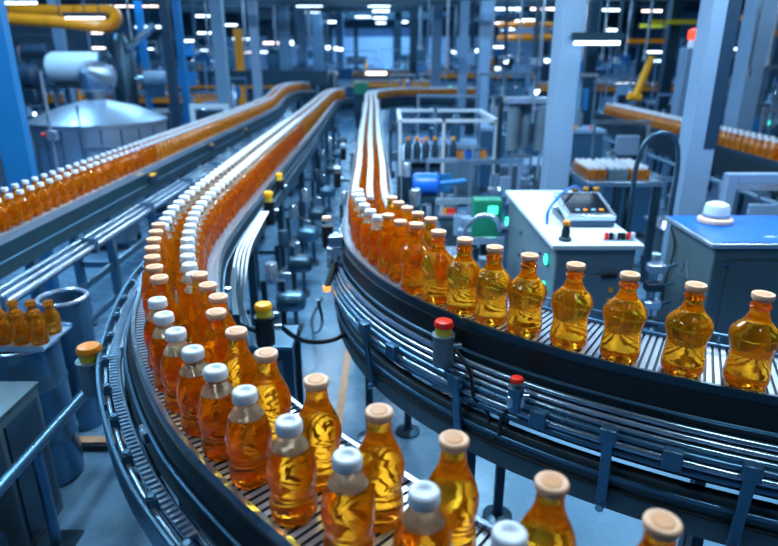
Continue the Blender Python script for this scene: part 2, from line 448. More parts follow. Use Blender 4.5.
# left conveyor
for off, nm in ((-.06, 'far'), (.055, 'near')):
    s = 1.0 + (.04 if off > 0 else 0); i = 0
    while s < pA.L - .2:
        p = pA.at(s, off, BZ)
        push('small', p, 'small clear-capped amber bottle in the %s row of the left-hand straight belt' % nm, 'small bottles in the %s row of the left belt' % nm); s += .098; i += 1
for off, nm in ((-.06, 'near'), (.045, 'far')):
    s = .5
    while s < pD.L - .1:
        push('small', pD.at(s, off, BZ), 'small amber bottle on the right-hand background belt, %s row' % nm, 'small bottles in the %s row of the right background belt' % nm); s += .10
def depth(p): return p.y * CP + (HC - p.z) * SP
def pix(p):
    d = depth(p); vy = p.y * -SP + (HC - p.z) * CP
    return CX + FPX * p.x / d, CY + FPX * vy / d
vis = []; rest = []
for sl in slots:
    d = depth(sl[1]); x, y = pix(sl[1]); top = pix(sl[1] + Vector((0, 0, .2)))
    if x < -60 or x > 840 or top[1] > 560 or d < .2: continue
    size = {'stout': .255, 'slim': .235, 'pet': .205, 'small': .16}[sl[0]] / d
    vis.append((size, sl))
vis.sort(key=lambda q: -q[0])
N_IND = 285
minsp = {}
for q, sl in vis[:N_IND]:
    place_bottle(sl[0], sl[1], sl[2], sl[3])
# those too far away to tell apart, one object
fb = MB()
for q, sl in vis[N_IND:]:
    h = {'stout': 1.5, 'slim': 1.4, 'pet': 1.28, 'small': 1.0}[sl[0]]
    p = sl[1]
    fb.cur = 0; fb.lathe([(.034, 0.0), (.0355, .05 * h), (.035, .095 * h), (.016, .128 * h), (.015, .14 * h)], p, 8)
    fb.cur = 1; fb.lathe([(.021, .1395 * h), (.021, .160 * h)], p, 8)
o = fb.build('distant_bottles', [amber_far, white_m], smooth=50)
tag(o, 'mass of tiny capped amber bottles filling the far ends of all the belts', 'bottles', kind='stuff')

# ------------------------------------------------------------------ conveyor B (middle)
def conveyor_leg(parent, p, ztop, m, w=.045, foot=True):
    l = MB().bb(p.x - w / 2, p.x + w / 2, p.y - w / 2, p.y + w / 2, .02, ztop).build('leg', m, parent, bevel=.004)
    if foot: MB().lathe([(.06, 0), (.06, .012), (.025, .02), (.02, .03)], (p.x, p.y, 0), 16).build('foot', steel_d, l)
    return l
def clamp(parent, path, s, off, z, h=.07, m=None, w=.03):
    c = path.at(s, off, z); a = path.ang(s)
    b = MB().box(c, (w, .022, h), a); b.cyl(path.at(s, off - .0, z + h / 2), path.at(s, off - .0, z + h / 2 + .006), .010, 10)
    return b.build('clamp', m or steel, parent, bevel=.002)
def ladder(parent, path, s0, s1, off, z, w, pitch, m, name='cable_chain'):
    """light links along the path on a thin bed"""
    b = MB(); sweep(b, path, rect(off - w / 2, off + w / 2, z - .006, z - .002), s0, s1)
    s = s0
    while s < s1:
        b.box(path.at(s, off, z + .003), (pitch * .55, w * .94, .012), path.ang(s)); s += pitch
    return b.build(name, m, parent, smooth=30)

cB = thing('bottle_conveyor', 'S-curved middle conveyor carrying two rows of amber bottles from hall to bottom edge', 'conveyor')
WB = .26; hb = WB / 2
sB0, sB1 = .5, pB.s_near(-.55, 13.0)
belt(pB, WB, sB0, pB.L - .01, 6.0, cB)
for sg in (-1, 1):
    b = MB(); sweep(b, pB, rect(*sorted((sg * (hb + .001), sg * (hb + .012))), BZ - .02, BZ + .012), sB0, pB.L - .01); b.build('edge_strip', steel, cB)
    b = MB(); sweep(b, pB, [(sg * (hb - .004), BZ - .021), (sg * (hb + .016), BZ - .021), (sg * (hb + (.050 if sg < 0 else .022)), BZ - .105), (sg * (hb - .004), BZ - .105)], sB0, pB.L - .01); b.build('side_panel', dark, cB)
    b = MB(); sweep(b, pB, rnd(sg * (hb + (.040 if sg < 0 else .024)), BZ - .062, .005), sB0, pB.L - .01); b.build('trim_bead', steel_b, cB)
    b = MB(); sweep(b, pB, rect(*sorted((sg * (hb - .03), sg * (hb + .016))), BZ - .20, BZ - .106), sB0, pB.L - .01); b.build('lower_panel', teal, cB)
b = MB(); sweep(b, pB, rect(-hb + .03, hb - .03, BZ - .18, BZ - .012), sB0, pB.L - .01); b.build('belt_bed', steel_d, cB)
sbe = pB.s_near(-.9, 3.0)
for off, z, r, m in ((-hb - .064, BZ - .11, .008, steel), (-hb - .080, BZ - .125, .008, steel_b), (-hb - .102, BZ - .115, .009, steel), (-hb - .096, BZ - .17, .008, steel), (-hb - .045, BZ - .17, .011, steel_b)):
    b = MB(); sweep(b, pB, rnd(off, z, r), sB0, sbe); b.build('guide_rail', m, cB, smooth=60)
ladder(cB, pB, pB.s_near(-.25, 1.1), sbe, -hb - .078, BZ - .100, .026, .018, steel)
b = MB(); sweep(b, pB, rect(-hb - .128, -hb - .116, BZ - .16, BZ - .085), sB0, sbe); b.build('outer_rail', steel_b, cB, bevel=.003)
for s in [sB0 + .5 + .17 * i for i in range(20)]:
    if s < sbe: clamp(cB, pB, s, -hb - .100, BZ - .105, .04, steel_b, .02)
for s in [sB0 + .45 + .34 * i for i in range(10)]:
    if s < sbe:
        p0 = pB.at(s, -hb - .02, BZ - .13); p1 = pB.at(s, -hb - .118, BZ - .12)
        MB().cyl(p0, p1, .012, 10).build('bracket', steel_d, cB)
for s in [sB0 + .9 + .5 * i for i in range(7)]:
    q = pB.at(s, -hb - .045, BZ - .075); MB().box(q, (.05, .02, .03), pB.ang(s)).build('sensor_block', steel_l, cB, bevel=.003)
for q in (-.3, -.75,):
    pass
for y in (1.35, 2.3, 3.4, 4.6, 6.0, 7.6, 9.4, 11.2):
    s = pB.s_near(-.9, y) if y > 2 else pB.s_near(-.42, 1.33)
    for sg in (-1, 1): conveyor_leg(cB, pB.at(s, sg * (hb - .02), 0), BZ - .19, steel_d)
    a = pB.at(s, -(hb - .05), .3); c = pB.at(s, hb - .05, .3)
    MB().cyl(a, c, .015, 8).build('cross_tie', steel_d, cB)
# inner side (right): black-capped curved guide and white cable run
b = MB(); sweep(b, pB, rect(hb + .05, hb + .075, BZ - .14, BZ - .06), pB.s_near(-.74, 1.96), pB.s_near(-1.0, 7)); b.build('outer_rail', steel_d, cB, bevel=.003)
for y in (2.3, 3.1, 3.9, 5, 6.2):
    s = pB.s_near(-.9, y); MB().cyl(pB.at(s, hb + .02, BZ - .10), pB.at(s, hb + .055, BZ - .10), .012, 8).build('bracket', steel, cB)
# white cables
cb = thing('cable_bundle', 'bundle of white cables running down beside the middle conveyor\'s inner bend', 'cable')
for k in range(4):
    d = .012 * k
    pts = [on_d(262 + k * 2, 212, 3.05), on_d(248 + k * 3, 232, 2.85), on_d(236 + k * 4, 255, 2.6), on_d(233 + k * 4, 280, 2.5), on_d(237 + k * 2, 305, 2.5), on_d(236 + k * 5, 330, 2.5), (on_d(240 + k * 4, 345, 2.55)[0], 2.6, .02)]
    MB().tube([Path(pts).pos(t * Path(pts).L / 30) for t in range(31)], .0055, 8).build('cable', cable_w, cb, smooth=60)

# ------------------------------------------------------------------ conveyor C (right)
cC = thing('bottle_conveyor', 'right-hand conveyor bending out of the hall, dark deep side with bright rails below', 'conveyor')
WC = .256; hc = WC / 2
sC0 = .15; sCe = pC.L - .05
belt(pC, WC, sC0, sCe, 5.0, cC)
for sg in (-1, 1):
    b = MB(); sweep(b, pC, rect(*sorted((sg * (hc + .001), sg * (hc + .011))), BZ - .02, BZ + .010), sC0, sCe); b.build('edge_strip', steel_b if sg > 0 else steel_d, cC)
    b = MB(); sweep(b, pC, rect(*sorted((sg * (hc - .004), sg * (hc + .020))), BZ - .085, BZ - .021), sC0, sCe); b.build('side_panel', black, cC)
    b = MB(); sweep(b, pC, rnd(sg * (hc + .020), BZ - .092, .005), sC0, sCe); b.build('trim_bead', steel_b, cC)
    b = MB(); sweep(b, pC, rect(*sorted((sg * (hc - .03), sg * (hc + .014))), BZ - .21, BZ - .099), sC0, sCe); b.build('lower_panel', teal, cC)
b = MB(); sweep(b, pC, rect(-hc + .03, hc - .03, BZ - .19, BZ - .012), sC0, sCe); b.build('belt_bed', steel_d, cC)
sr = pC.s_near(-.11, 3.6)
for off, z, r, m in ((-hc - .030, BZ - .125, .010, steel), (-hc - .042, BZ - .144, .008, steel_l), (-hc - .054, BZ - .162, .008, steel), (-hc - .064, BZ - .182, .010, steel_b), (-hc - .070, BZ - .205, .012, steel), (-hc - .066, BZ - .232, .011, steel_b)):
    b = MB(); sweep(b, pC, rnd(off, z, r), sC0, sr); b.build('guide_rail', m, cC, smooth=60)
ladder(cC, pC, pC.s_near(.3, 1.95), sr, -hc - .036, BZ - .118, .014, .016, steel_l)
b = MB(); sweep(b, pC, rect(-hc - .058, -hc - .052, BZ - .225, BZ - .170), sC0, sr); b.build('flat_rail', steel_b, cC)
b = MB(); sweep(b, pC, rect(-hc + .02, -hc + .03, BZ - .31, BZ - .21), sC0, sr); b.build('lower_panel', black, cC)  # black backing sheet added to paint the dark gap below the rails
b = MB(); sweep(b, pC, rect(-hc - .045, -hc - .01, BZ - .45, BZ - .30), sC0, sr); b.build('lower_beam', cab_m, cC, bevel=.004)
b = MB(); sweep(b, pC, rnd(-hc - .056, BZ - .325, .009), sC0, sr); b.build('pipe', steel_b, cC, smooth=60)
b = MB(); sweep(b, pC, rnd(-hc - .052, BZ - .37, .006), sC0, sr); b.build('pipe', black, cC, smooth=60)
b = MB(); sweep(b, pC, rect(hc - .0, hc + .03, BZ - .47, BZ - .30), sC0, sr); b.build('lower_beam', steel_d, cC, bevel=.004)
def c_bracket(s):
    a = pC.ang(s)
    top = pC.at(s, -hc - .092, BZ - .18); bot = pC.at(s, -hc - .060, BZ - .43)
    t = Vector((math.cos(a), math.sin(a), 0))
    d = (top - bot); q = d.to_track_quat('Z', 'X').to_matrix()
    b = MB(); ax = [t, d.normalized().cross(t).normalized(), d.normalized()]
    M = Matrix((ax[0], ax[1], ax[2])).transposed()
    b.box((top + bot) / 2, (.030, .014, d.length), M=M)
    o = b.build('bracket', steel_b, cC, bevel=.003)
    MB().box(top + Vector((0, 0, .012)), (.045, .034, .045), a).build('clamp', steel_b, o, bevel=.004)
    MB().cyl(bot, bot + (pC.at(s, -1, 0) - pC.at(s, 0, 0)) * .02, .012, 12).build('bolt', steel, o)
for px, py in ((616, 425), (745, 455), (478, 372), (394, 330), (880, 460)):
    x, y, z = on_z(px, py, BZ - .2); c_bracket(pC.s_near(x, y))
for (px, py) in ((683, 425), (425, 345), (560, 395)):
    x, y, z = on_z(px, py, BZ - .2); s = pC.s_near(x, y)
    MB().box(pC.at(s, -hc - .086, BZ - .19), (.05, .03, .055), pC.ang(s)).build('clamp', steel_b, cC, bevel=.004)
for s in [sC0 + .25 + .45 * i for i in range(9)]:
    if s < sr: MB().cyl(pC.at(s, -hc - .01, BZ - .19), pC.at(s, -hc - .062, BZ - .225), .010, 8).build('arm', steel_d, cC)
for y in (3.6, 4.8, 6.2, 8.0, 10, 11.8):
    s = pC.s_near(-.15, y)
    for sg in (-1, 1): conveyor_leg(cC, pC.at(s, sg * (hc - .02), 0), BZ - .2, steel_d)
for x, y in ((-.02, 2.55), (.35, 1.92), (.95, 1.5), (1.8, 1.24)):
    s = pC.s_near(x, y)
    for sg in (-1, 1): conveyor_leg(cC, pC.at(s, sg * (hc + (.0 if sg > 0 else -.06)), 0), BZ - .46 if sg < 0 else BZ - .3, paint_n, .035)
    a = pC.at(s, -(hc - .07), .45); c = pC.at(s, hc, .45); MB().cyl(a, c, .014, 8).build('cross_tie', steel_d, cC)
# back guide rail of the near bend
b = MB(); sweep(b, pC, rnd(hc + .02, BZ + .035, .005), sC0, pC.s_near(.11, 2.22)); b.build('guide_rail', steel_b, cC, smooth=60)
for s in [sC0 + .2 + .28 * i for i in range(9)]:
    if s < pC.s_near(.11, 2.22): MB().cyl(pC.at(s, hc + .02, BZ - .01), pC.at(s, hc + .02, BZ + .033), .004, 8).build('rail_pin', steel, cC)

# ------------------------------------------------------------------ conveyor A (left)
cA = thing('bottle_conveyor', 'left-hand straight conveyor with dark side panel, climbing at its far end', 'conveyor')
WA = .26; ha = WA / 2; sA1 = pA.L - .1
belt(pA, WA, 0, sA1, 3.2, cA)
for sg in (-1, 1):
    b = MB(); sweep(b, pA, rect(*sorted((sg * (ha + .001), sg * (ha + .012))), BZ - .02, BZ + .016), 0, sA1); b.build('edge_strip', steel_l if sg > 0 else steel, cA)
    b = MB(); sweep(b, pA, rect(*sorted((sg * (ha - .004), sg * (ha + .022))), BZ - .17, BZ - .021), 0, sA1); b.build('side_panel', teal, cA)
    b = MB(); sweep(b, pA, rnd(sg * (ha + .024), BZ - .10, .005), 0, sA1); b.build('trim_bead', steel_b, cA)
b = MB(); sweep(b, pA, rect(-ha + .03, ha - .03, BZ - .17, BZ - .012), 0, sA1); b.build('belt_bed', steel_d, cA)
for off, z, r, m in ((ha + .050, BZ - .195, .014, steel), (ha + .085, BZ - .21, .012, steel_l), (ha + .118, BZ - .23, .016, steel_l), (ha + .09, BZ - .26, .014, steel_b)):
    b = MB(); sweep(b, pA, rnd(off, z, r), 0, 10.0); b.build('guide_rail', m, cA, smooth=60)
for y in [1.6 + .9 * i for i in range(10)]:
    s = pA.s_near(-1.97, y)
    MB().box(pA.at(s, ha + .085, BZ - .225), (.03, .12, .09), pA.ang(s)).build('clamp', steel_b, cA, bevel=.004)
for y in (1.9, 3.0, 3.9, 5.2, 6.6, 8.2, 9.8):
    s = pA.s_near(-1.97, y)
    for sg in (-1, 1): conveyor_leg(cA, pA.at(s, sg * (ha - .01), 0), BZ - .165, steel_b, .05)
    MB().bb(-1.97 - ha, -1.97 + ha, y - .015, y + .015, .42, .46).build('cross_tie', steel_b, cA, smooth=0)
b = MB().bb(-1.97 + ha - .03, -1.97 + ha, 1.9, 9.8, .42, .46); b.build('cross_tie', steel_b, cA, smooth=0)
b = MB().bb(-1.97 + ha - .03, -1.97 + ha, 1.9, 9.8, .20, .24); b.build('cross_tie', steel_b, cA, smooth=0)
for y in (11.2,):
    for sg in (-1, 1): conveyor_leg(cA, Vector((-1.97 + sg * .1, y, 0)), BZ + .08, steel_b, .05)

# ------------------------------------------------------------------ conveyor D (right background)
cD = thing('bottle_conveyor', 'straight conveyor in the right background behind the tall columns', 'conveyor')
belt(pD, .26, 0, pD.L, 0, cD)
for sg in (-1, 1):
    b = MB(); sweep(b, pD, rect(*sorted((sg * .131, sg * .145)), BZ - .02, BZ + .02), 0, pD.L); b.build('edge_strip', steel_d if sg < 0 else steel, cD)
    b = MB(); sweep(b, pD, rect(*sorted((sg * .126, sg * .15)), BZ - .24, BZ - .021), 0, pD.L); b.build('side_panel', dark, cD)
b = MB(); sweep(b, pD, rect(-.10, .10, BZ - .2, BZ - .012), 0, pD.L); b.build('belt_bed', steel_d, cD)
b = MB(); sweep(b, pD, rnd(-.20, BZ - .28, .02), 0, pD.L); b.build('guide_rail', steel, cD)
for y in (3.8, 4.9, 6.0, 7.2, 8.6):
    for sg in (-1, 1): conveyor_leg(cD, Vector((3.24 + sg * .11, y, 0)), BZ - .23, steel_d)
    MB().bb(3.02, 3.11, y - .02, y + .02, BZ - .30, BZ - .22).build('bracket', steel, cD, smooth=0)

# ------------------------------------------------------------------ beacons and sensors on the conveyors
def beacon(name, label, pos, cap_m, r=.03, h=.12, body=steel_d, ring=ring_y, arm_to=None, arm_m=steel_d, collar=True):
    t = thing(name, label, 'signal lamp' if name == 'signal_beacon' else 'sensor', pos)
    MB().lathe([(r * .96, 0), (r, .004), (r, h * .62), (r * 1.12, h * .63), (r * 1.12, h * .69), (r * .9, h * .70)], n=24).build('housing', body, t)
    if ring: MB().lathe([(r * .78, h * .70), (r * .80, h * .86)], n=24).build('ring', ring, t)
    MB().lathe([(r * .80, h * .86), (r * .92, h * .87), (r * .94, h * .93), (r * .80, h * .985), (r * .5, h), (0, h)], n=24).build('cap', cap_m, t)
    if collar: MB().cyl((r * .8, 0, h * .42), (r * 1.75, 0, h * .42), r * .35, 12).build('bolt', steel, t)
    if arm_to is not None:
        d = Vector(arm_to) - Vector(pos)
        u = d.normalized() * r * .9
        MB().cyl(Vector((u.x, u.y, h * .3)), d, .009, 8).build('arm', arm_m, t)
    return t
def dpos(px, py, D, h): 
    p = on_d(px, py, D); return (p[0], p[1], p[2] - h)
# red-topped one on the right conveyor
x, y, z = on_z(445, 330, BZ - .03); s = pC.s_near(x, y)
q = pC.at(s, -hc - .085, 0); pr = dpos(444, 320, q.y, .16)
beacon('signal_beacon', 'grey cylinder lamp with red top and yellow ring on the right conveyor\'s rail', (pr[0], q.y, pr[2]), red_p, .034, .16, mach_m, ring_y, pC.at(s, -hc - .0, BZ - .15))
x, y, z = on_z(520, 388, BZ - .12); s = pC.s_near(x, y); q = pC.at(s, -hc - .10, 0); pr = dpos(517, 380, q.y, .10)
t = beacon('push_fitting', 'small clear blue fitting with red knob clipped to the right conveyor\'s rails', (pr[0], q.y, pr[2]), red_p, .022, .11, steel_b, None, pC.at(s, -hc - .1, BZ - .19))
MB().box((0, -.003, .03), (.05, .03, .035)).build('clip', steel_l, t, bevel=.004)
def wire(name, label, pts, r, m, n=40):
    P = Path(pts); o = MB().tube([P.pos(i * P.L / n) for i in range(n + 1)], r, 8).build(name, m, smooth=60)
    return tag(o, label, 'cable')
q0 = on_d(462, 352, 1.83)
wire('cable', 'thin black cable looping from the red-topped lamp under the right conveyor\'s rails', [on_d(456, 350, 1.74), on_d(470, 372, 1.70), on_d(474, 398, 1.70), on_d(487, 411, 1.70), on_d(492, 438, 1.70), on_d(499, 436, 1.66), on_d(501, 418, 1.64), on_d(507, 412, 1.60)], .006, black)
# yellow ones beside middle conveyor
for (px, py, D, r, h, lb, cm) in ((263, 303, 2.12, .036, .17, 'dark cylinder sensor with bright yellow top beside the middle conveyor\'s inner bend', yellow_p),
                            (268, 191, 3.5, .03, .2, 'yellow-topped dark sensor on the middle conveyor, just past the bend', yellow_p),
                            (279, 173, 4.2, .028, .16, 'small yellow-topped sensor on the middle conveyor, next one up the straight', yellow_p)):
    pos = dpos(px, py, D, h); s = pB.s_near(pos[0], pos[1])
    beacon('signal_beacon', lb, pos, cm, r, h, black, ring_y, pB.at(s, hb + .02, BZ - .1) if pos[2] > .5 else None)
pos = dpos(88, 345, 1.78, .17); s = pB.s_near(pos[0], pos[1])
beacon('signal_beacon', 'grey cylinder lamp with orange top and yellow-green ring outside the middle conveyor', pos, orange_p, .042, .17, mach_m, ring_y, pB.at(s, -hb - .12, BZ - .12))
for (px, py, D, lb, cm) in ((334, 216, 2.95, 'dark cylinder sensor with cream-orange top at the right conveyor\'s bend', tan_m),
                        (337, 166, 4.6, 'dark sensor with pale top along the right conveyor\'s straight', white_m),
                        (343, 143, 6.0, 'small dark sensor with pale top, furthest along the right conveyor', white_m)):
    pos = dpos(px, py, D, .16); s = pC.s_near(pos[0], pos[1])
    beacon('signal_beacon', lb, (min(pos[0], pC.at(s, -hc - .09, 0).x), pos[1], pos[2]), cm, .028, .16, black, None, pC.at(s, -hc - .015, BZ - .08))
# yellow clips on the left conveyor
for (px, py, D) in ((146, 177, 4.55), (154, 179, 4.6), (246, 131, 7.6), (210, 146, 6.2)):
    pos = dpos(px, py, D, .06)
    t = beacon('signal_beacon', 'small yellow-topped button on the left conveyor\'s side rail' if px not in (246, 210) else 'tiny yellow-topped button far along the left conveyor\'s side', (max(pos[0], -1.97 + ha + .06), pos[1], BZ - .09), yellow_p, .022, .07, steel_d, None, (-1.97 + ha + .02, pos[1], BZ - .07), collar=False)
    t['group'] = 'yellow buttons along the left conveyor' if px not in (246, 210) else 'far yellow buttons along the left conveyor'
# junction box + orange-tipped nozzle left of the right conveyor's bend
t = thing('junction_box', 'bright steel junction box with fittings clamped at the right conveyor\'s bend', 'junction box', on_d(337, 262, 2.75))
MB().box((0, 0, .03), (.09, .07, .10)).build('housing', steel_l, t, bevel=.006)
MB().box((.0, -.01, .11), (.07, .05, .05)).build('valve_block', steel, t, bevel=.005)
for k in range(3): MB().cyl((-.03 + .03 * k, -.036, .03), (-.03 + .03 * k, -.06, .03), .010, 10).build('gland', steel_l, t)
MB().cyl((.03, .01, .03), (.14, .02, .06), .01, 8).build('arm', steel_d, t)
MB().box((.01, 0, -.12), (.05, .05, .19)).build('lower_housing', paint_n, t, bevel=.004)
t2 = thing('nozzle', 'black hose nozzle with glowing orange tip hanging at the right conveyor\'s bend', 'nozzle', on_d(327, 288, 2.62))
MB().cyl((0, 0, .0), (.03, .08, .09), .016, 12).build('barrel', black, t2)
MB().lathe([(.0, -.022), (.014, -.016), (.019, -.004), (.018, .01)], n=16).build('tip', glow_o, t2)
MB().cyl((.03, .08, .09), (.06, .11, .13), .008, 8).build('arm', steel_d, t2)
wire('hose', 'black hose sagging across the aisle between middle and right conveyors', [on_d(277, 322, 2.2), on_d(290, 334, 2.25), on_d(310, 342, 2.35), on_d(333, 340, 2.42), on_d(347, 333, 2.48)], .010, black)
wire('hose', 'dark hose lying on the floor below the orange-tipped nozzle', [on_d(318, 300, 2.75), on_d(322, 318, 2.8), (on_z(313, 330, .012)), (on_z(312, 318, .012)), on_z(318, 305, .012), on_z(322, 298, .012)], .008, steel_d)

# stands of gear under / beside the middle conveyor (aisle side)
def gear_stand(x, y, label, h=.75, w=.16, grp=None, seed=0):
    rr = random.Random(seed)
    t = thing('drive_stand', label, 'machine', (x, y, 0), 0, grp)
    for sx in (-1, 1):
        MB().bb(sx * w / 2 - .015, sx * w / 2 + .015, -.015, .015, .0, h).build('leg', steel_d, t, smooth=0)
    MB().bb(-w / 2 - .04, w / 2 + .04, -.06, .06, 0, .02).build('base', steel_d, t, bevel=.003)
    MB().box((0, 0, h * .62), (w * .9, .14, .13)).build('gearbox', steel, t, bevel=.01)
    mt = MB().lathe([(.052, 0), (.058, .01), (.058, .13), (.045, .15), (.03, .155)], (0, 0, 0), 20, Matrix.Rotation(PI / 2, 3, 'Y') @ Matrix.Identity(3))
    o = mt.build('motor', steel_d if seed % 2 else steel_b, t); o.location = (w * .2, 0, h * .8)
    fn = MB()
    for k in range(6): fn.lathe([(.064, .02 + k * .018), (.064, .026 + k * .018)], (0, 0, 0), 20, Matrix.Rotation(PI / 2, 3, 'Y'))
    fn.build('cooling_fins', steel_d, o)
    MB().lathe([(.035, 0), (.035, .10), (.028, .11)], (0, -.02, h), 16).build('canister', [steel_l, paint_n, steel][seed % 3], t)
    MB().box((-w * .3, -.05, h * .35), (.07, .06, .10)).build('control_box', paint_n if seed % 2 else steel_l, t, bevel=.005)
    return t
for i, (x, y, h) in enumerate(((-.64, 3.15, .60), (-.68, 3.8, .60), (-.71, 4.45, .62), (-.72, 5.2, .58), (-.72, 6.1, .58), (-.77, 7.2, .62), (-.80, 8.4, .62), (-.84, 9.8, .62))):
    gear_stand(x, y, ['blue-grey motor stand beside the middle conveyor, nearest the bend', 'motor stand beside the middle conveyor, second along the aisle', 'motor stand beside the middle conveyor, third along the aisle',
        'motor stand beside the middle conveyor, fourth along the aisle', 'motor stand beside the middle conveyor, fifth along the aisle', 'motor stand beside the middle conveyor, sixth along the aisle',
        'motor stand beside the middle conveyor, seventh along the aisle', 'motor stand furthest down the aisle beside the middle conveyor'][i], h, .10, seed=i)
for i, (x, y, h) in enumerate(((-.36, 4.9, .62), (-.40, 7.0, .62), (-.45, 9.2, .62))):
    gear_stand(x, y, ['short motor stand on the aisle side of the right conveyor, nearest', 'short motor stand on the aisle side of the right conveyor, middle one', 'short motor stand on the aisle side of the right conveyor, furthest'][i], h, .06, seed=i + 3)
for i, (x, y) in enumerate(((.17, 3.9), (.14, 4.9), (.08, 8.0))):
    gear_stand(x, y, 'motor stand on the machine side of the right conveyor, ' + ['nearest', 'second along', 'furthest'][i], .85, .12, seed=i + 5)
# dark side box under the middle conveyor's inner side
t = thing('control_cabinet', 'dark blue open-framed control cabinet beneath the middle conveyor\'s inner bend', 'cabinet', (-.56, 2.62, 0))
MB().bb(-.13, .10, -.1, .1, .02, .50).build('body', steel_d, t, bevel=.006)
MB().bb(-.15, .12, -.12, .12, .50, .52).build('top', steel_b, t, bevel=.004)
for a in (-.14, .11):
    for c in (-.11, .11): MB().bb(a - .012, a + .012, c - .012, c + .012, 0, .50).build('leg', steel_d, t, smooth=0)
MB().bb(-.10, .07, -.106, -.1, .12, .44).build('door', mach_m, t, bevel=.004)

# ------------------------------------------------------------------ white machine
t = thing('labelling_machine', 'grey machine with white top, green lamps and console beyond the right conveyor', 'machine', (0, 0, 0))
MB().bb(.77, 1.14, 2.68, 3.83, .04, .93).build('body', mach_m, t, bevel=.008)
MB().bb(.745, 1.165, 2.655, 3.855, .931, .955).build('top', paint_w, t, bevel=.004)
MB().bb(.80, 1.11, 2.70, 3.8, 0, .039).build('base', paint_n, t, smooth=0)
MB().bb(.88, 1.11, 2.672, 2.679, .25, .80).build('door', mach_m, t, bevel=.003)
MB().bb(.985, 1.06, 2.660, 2.672, .79, .81).build('handle', black, t, bevel=.003)
for (yy, zz) in ((2.80, .84), (2.80, .70)):
    MB().cyl((.769, yy, zz), (.755, yy, zz), .026, 16).build('green_lamp', glow_g, t)
    MB().torus((.764, yy, zz), .031, .004, 20, 6, Matrix.Rotation(PI / 2, 3, 'Y')).build('bezel', steel_d, t)
for (yy, zz) in ((2.95, .82), (3.05, .70), (3.30, .72), (3.42, .8), (3.42, .66)):
    MB().cyl((.769, yy, zz), (.760, yy, zz), .010, 12).build('screw', steel_d, t)
for zz in (.72, .665):
    MB().bb(1.03, 1.05, 2.664, 2.672, zz, zz + .022).build('yellow_label', yellow_p, t, smooth=0)
MB().bb(1.0, 1.12, 2.664, 2.672, .58, .62).build('name_plate', steel_b, t, smooth=0)
for i, (xx, m) in enumerate(((1.015, red_p), (1.037, black), (1.057, white_m), (1.077, black), (1.095, black), (1.117, red_p), (1.138, white_m))):
    bo = MB().lathe([(.010, .955), (.010, .985), (.008, .99)], (xx, 2.74, 0), 14).build('push_button' if m is not black else 'toggle_switch', m, t)
MB().bb(1.0, 1.152, 2.715, 2.765, .9555, .9575).build('button_plate', paint_l, t, smooth=0)
t = thing('operator_console', 'tilted dark console with light frame lying on the white-topped machine', 'console', (1.01, 3.10, .957))
MB().bb(-.12, .12, -.14, .16, 0, .03).build('base', steel_d, t, bevel=.004)
M = Matrix.Rotation(.2, 3, 'X')
MB().box((0, 0, .075), (.25, .30, .03), M=M).build('frame', steel_l, t, bevel=.005)
MB().box((0, -.003, .093), (.20, .24, .006), M=M).build('screen', screen_m, t, bevel=.001)
for k in range(4): MB().box((-.06 + .04 * k, -.10, .078), (.02, .02, .006), M=M).build('key', orange_p if k % 2 else paint_l, t, smooth=0)
for sx in (-1, 1): MB().bb(sx * .10 - .01, sx * .10 + .01, .06, .09, .03, .085).build('leg', steel_d, t, smooth=0)
p = on_z(565, 240, .957)
t = thing('cable_connector', 'teal connector with orange top standing on the white-topped machine', 'connector', p)
MB().lathe([(.03, 0), (.03, .012), (.020, .016), (.020, .05), (.016, .056), (.016, .072)], n=18).build('body', teal, t)
MB().lathe([(.016, .0725), (.018, .075), (.017, .09), (.010, .096), (0, .097)], n=18).build('cap', orange_p, t)
wire('cable', 'blue cable arching over the white-topped machine to its console', [(.80, 2.99, .962), (.80, 3.0, 1.02), (.85, 3.06, 1.07), (.93, 3.16, 1.10), (1.02, 3.28, 1.095), (1.08, 3.36, 1.04), (1.1, 3.37, .965)], .008, cable_b)

# ------------------------------------------------------------------ blue-topped cabinet
t = thing('electrical_cabinet', 'large dark grey cabinet with bright blue top beyond the right conveyor', 'cabinet')
MB().bb(1.52, 2.5, 2.72, 3.20, .04, .925).build('body', cab_m, t, bevel=.012)
MB().bb(1.495, 2.53, 2.695, 3.225, .926, .948).build('rim', steel_l, t, bevel=.004)
tp = MB().bb(1.51, 2.515, 2.71, 3.21, .9485, .952).build('top', blue_top, t, smooth=0)
tx = MB()
for i in range(9):
    if i in (3,): continue
    tx.box((1.80 + i * .017, 2.80, .9527), (.012 if i % 3 else .008, .022, .0008))
tx.build('lettering', paint_w, tp, smooth=0)
MB().bb(1.56, 2.46, 2.76, 3.16, 0, .039).build('base', black, t, smooth=0)
MB().bb(1.60, 2.42, 2.712, 2.719, .12, .86).build('door', cab_m, t, bevel=.004)
MB().bb(1.57, 1.62, 2.708, 2.712, .84, .85).build('name_plate', steel_b, t, smooth=0)
# warning triangle outline on the left face
pts = [(1.515, 2.90, .70), (1.515, 3.0, .70), (1.515, 2.95, .79)]
MB().tube([Vector(p) for p in pts], .004, 6, True).build('warning_triangle', paint_l, t)
ar = MB().tube([Path([(1.515, 3.17, .90), (1.508, 3.08, .82), (1.508, 3.12, .6), (1.515, 3.14, .4)]).pos(i * .03) for i in range(18)], .005, 6); ar.build('cable', black, t)
t = thing('domed_cap', 'white domed hat-like cover on a tan disc standing on the blue-topped cabinet', 'cover', (1.69, 3.07, .9525))
MB().lathe([(.075, 0), (.085, .004), (.085, .022), (.07, .030), (.0, .030)], n=32).build('disc', tan_m, t)
MB().lathe([(.062, .0305), (.062, .075), (.055, .095), (.035, .106), (0, .11)], n=32).build('dome', paint_w, t)
MB().lathe([(.064, .032), (.067, .036), (.067, .044), (.064, .048)], n=32).build('band', paint_l, t)

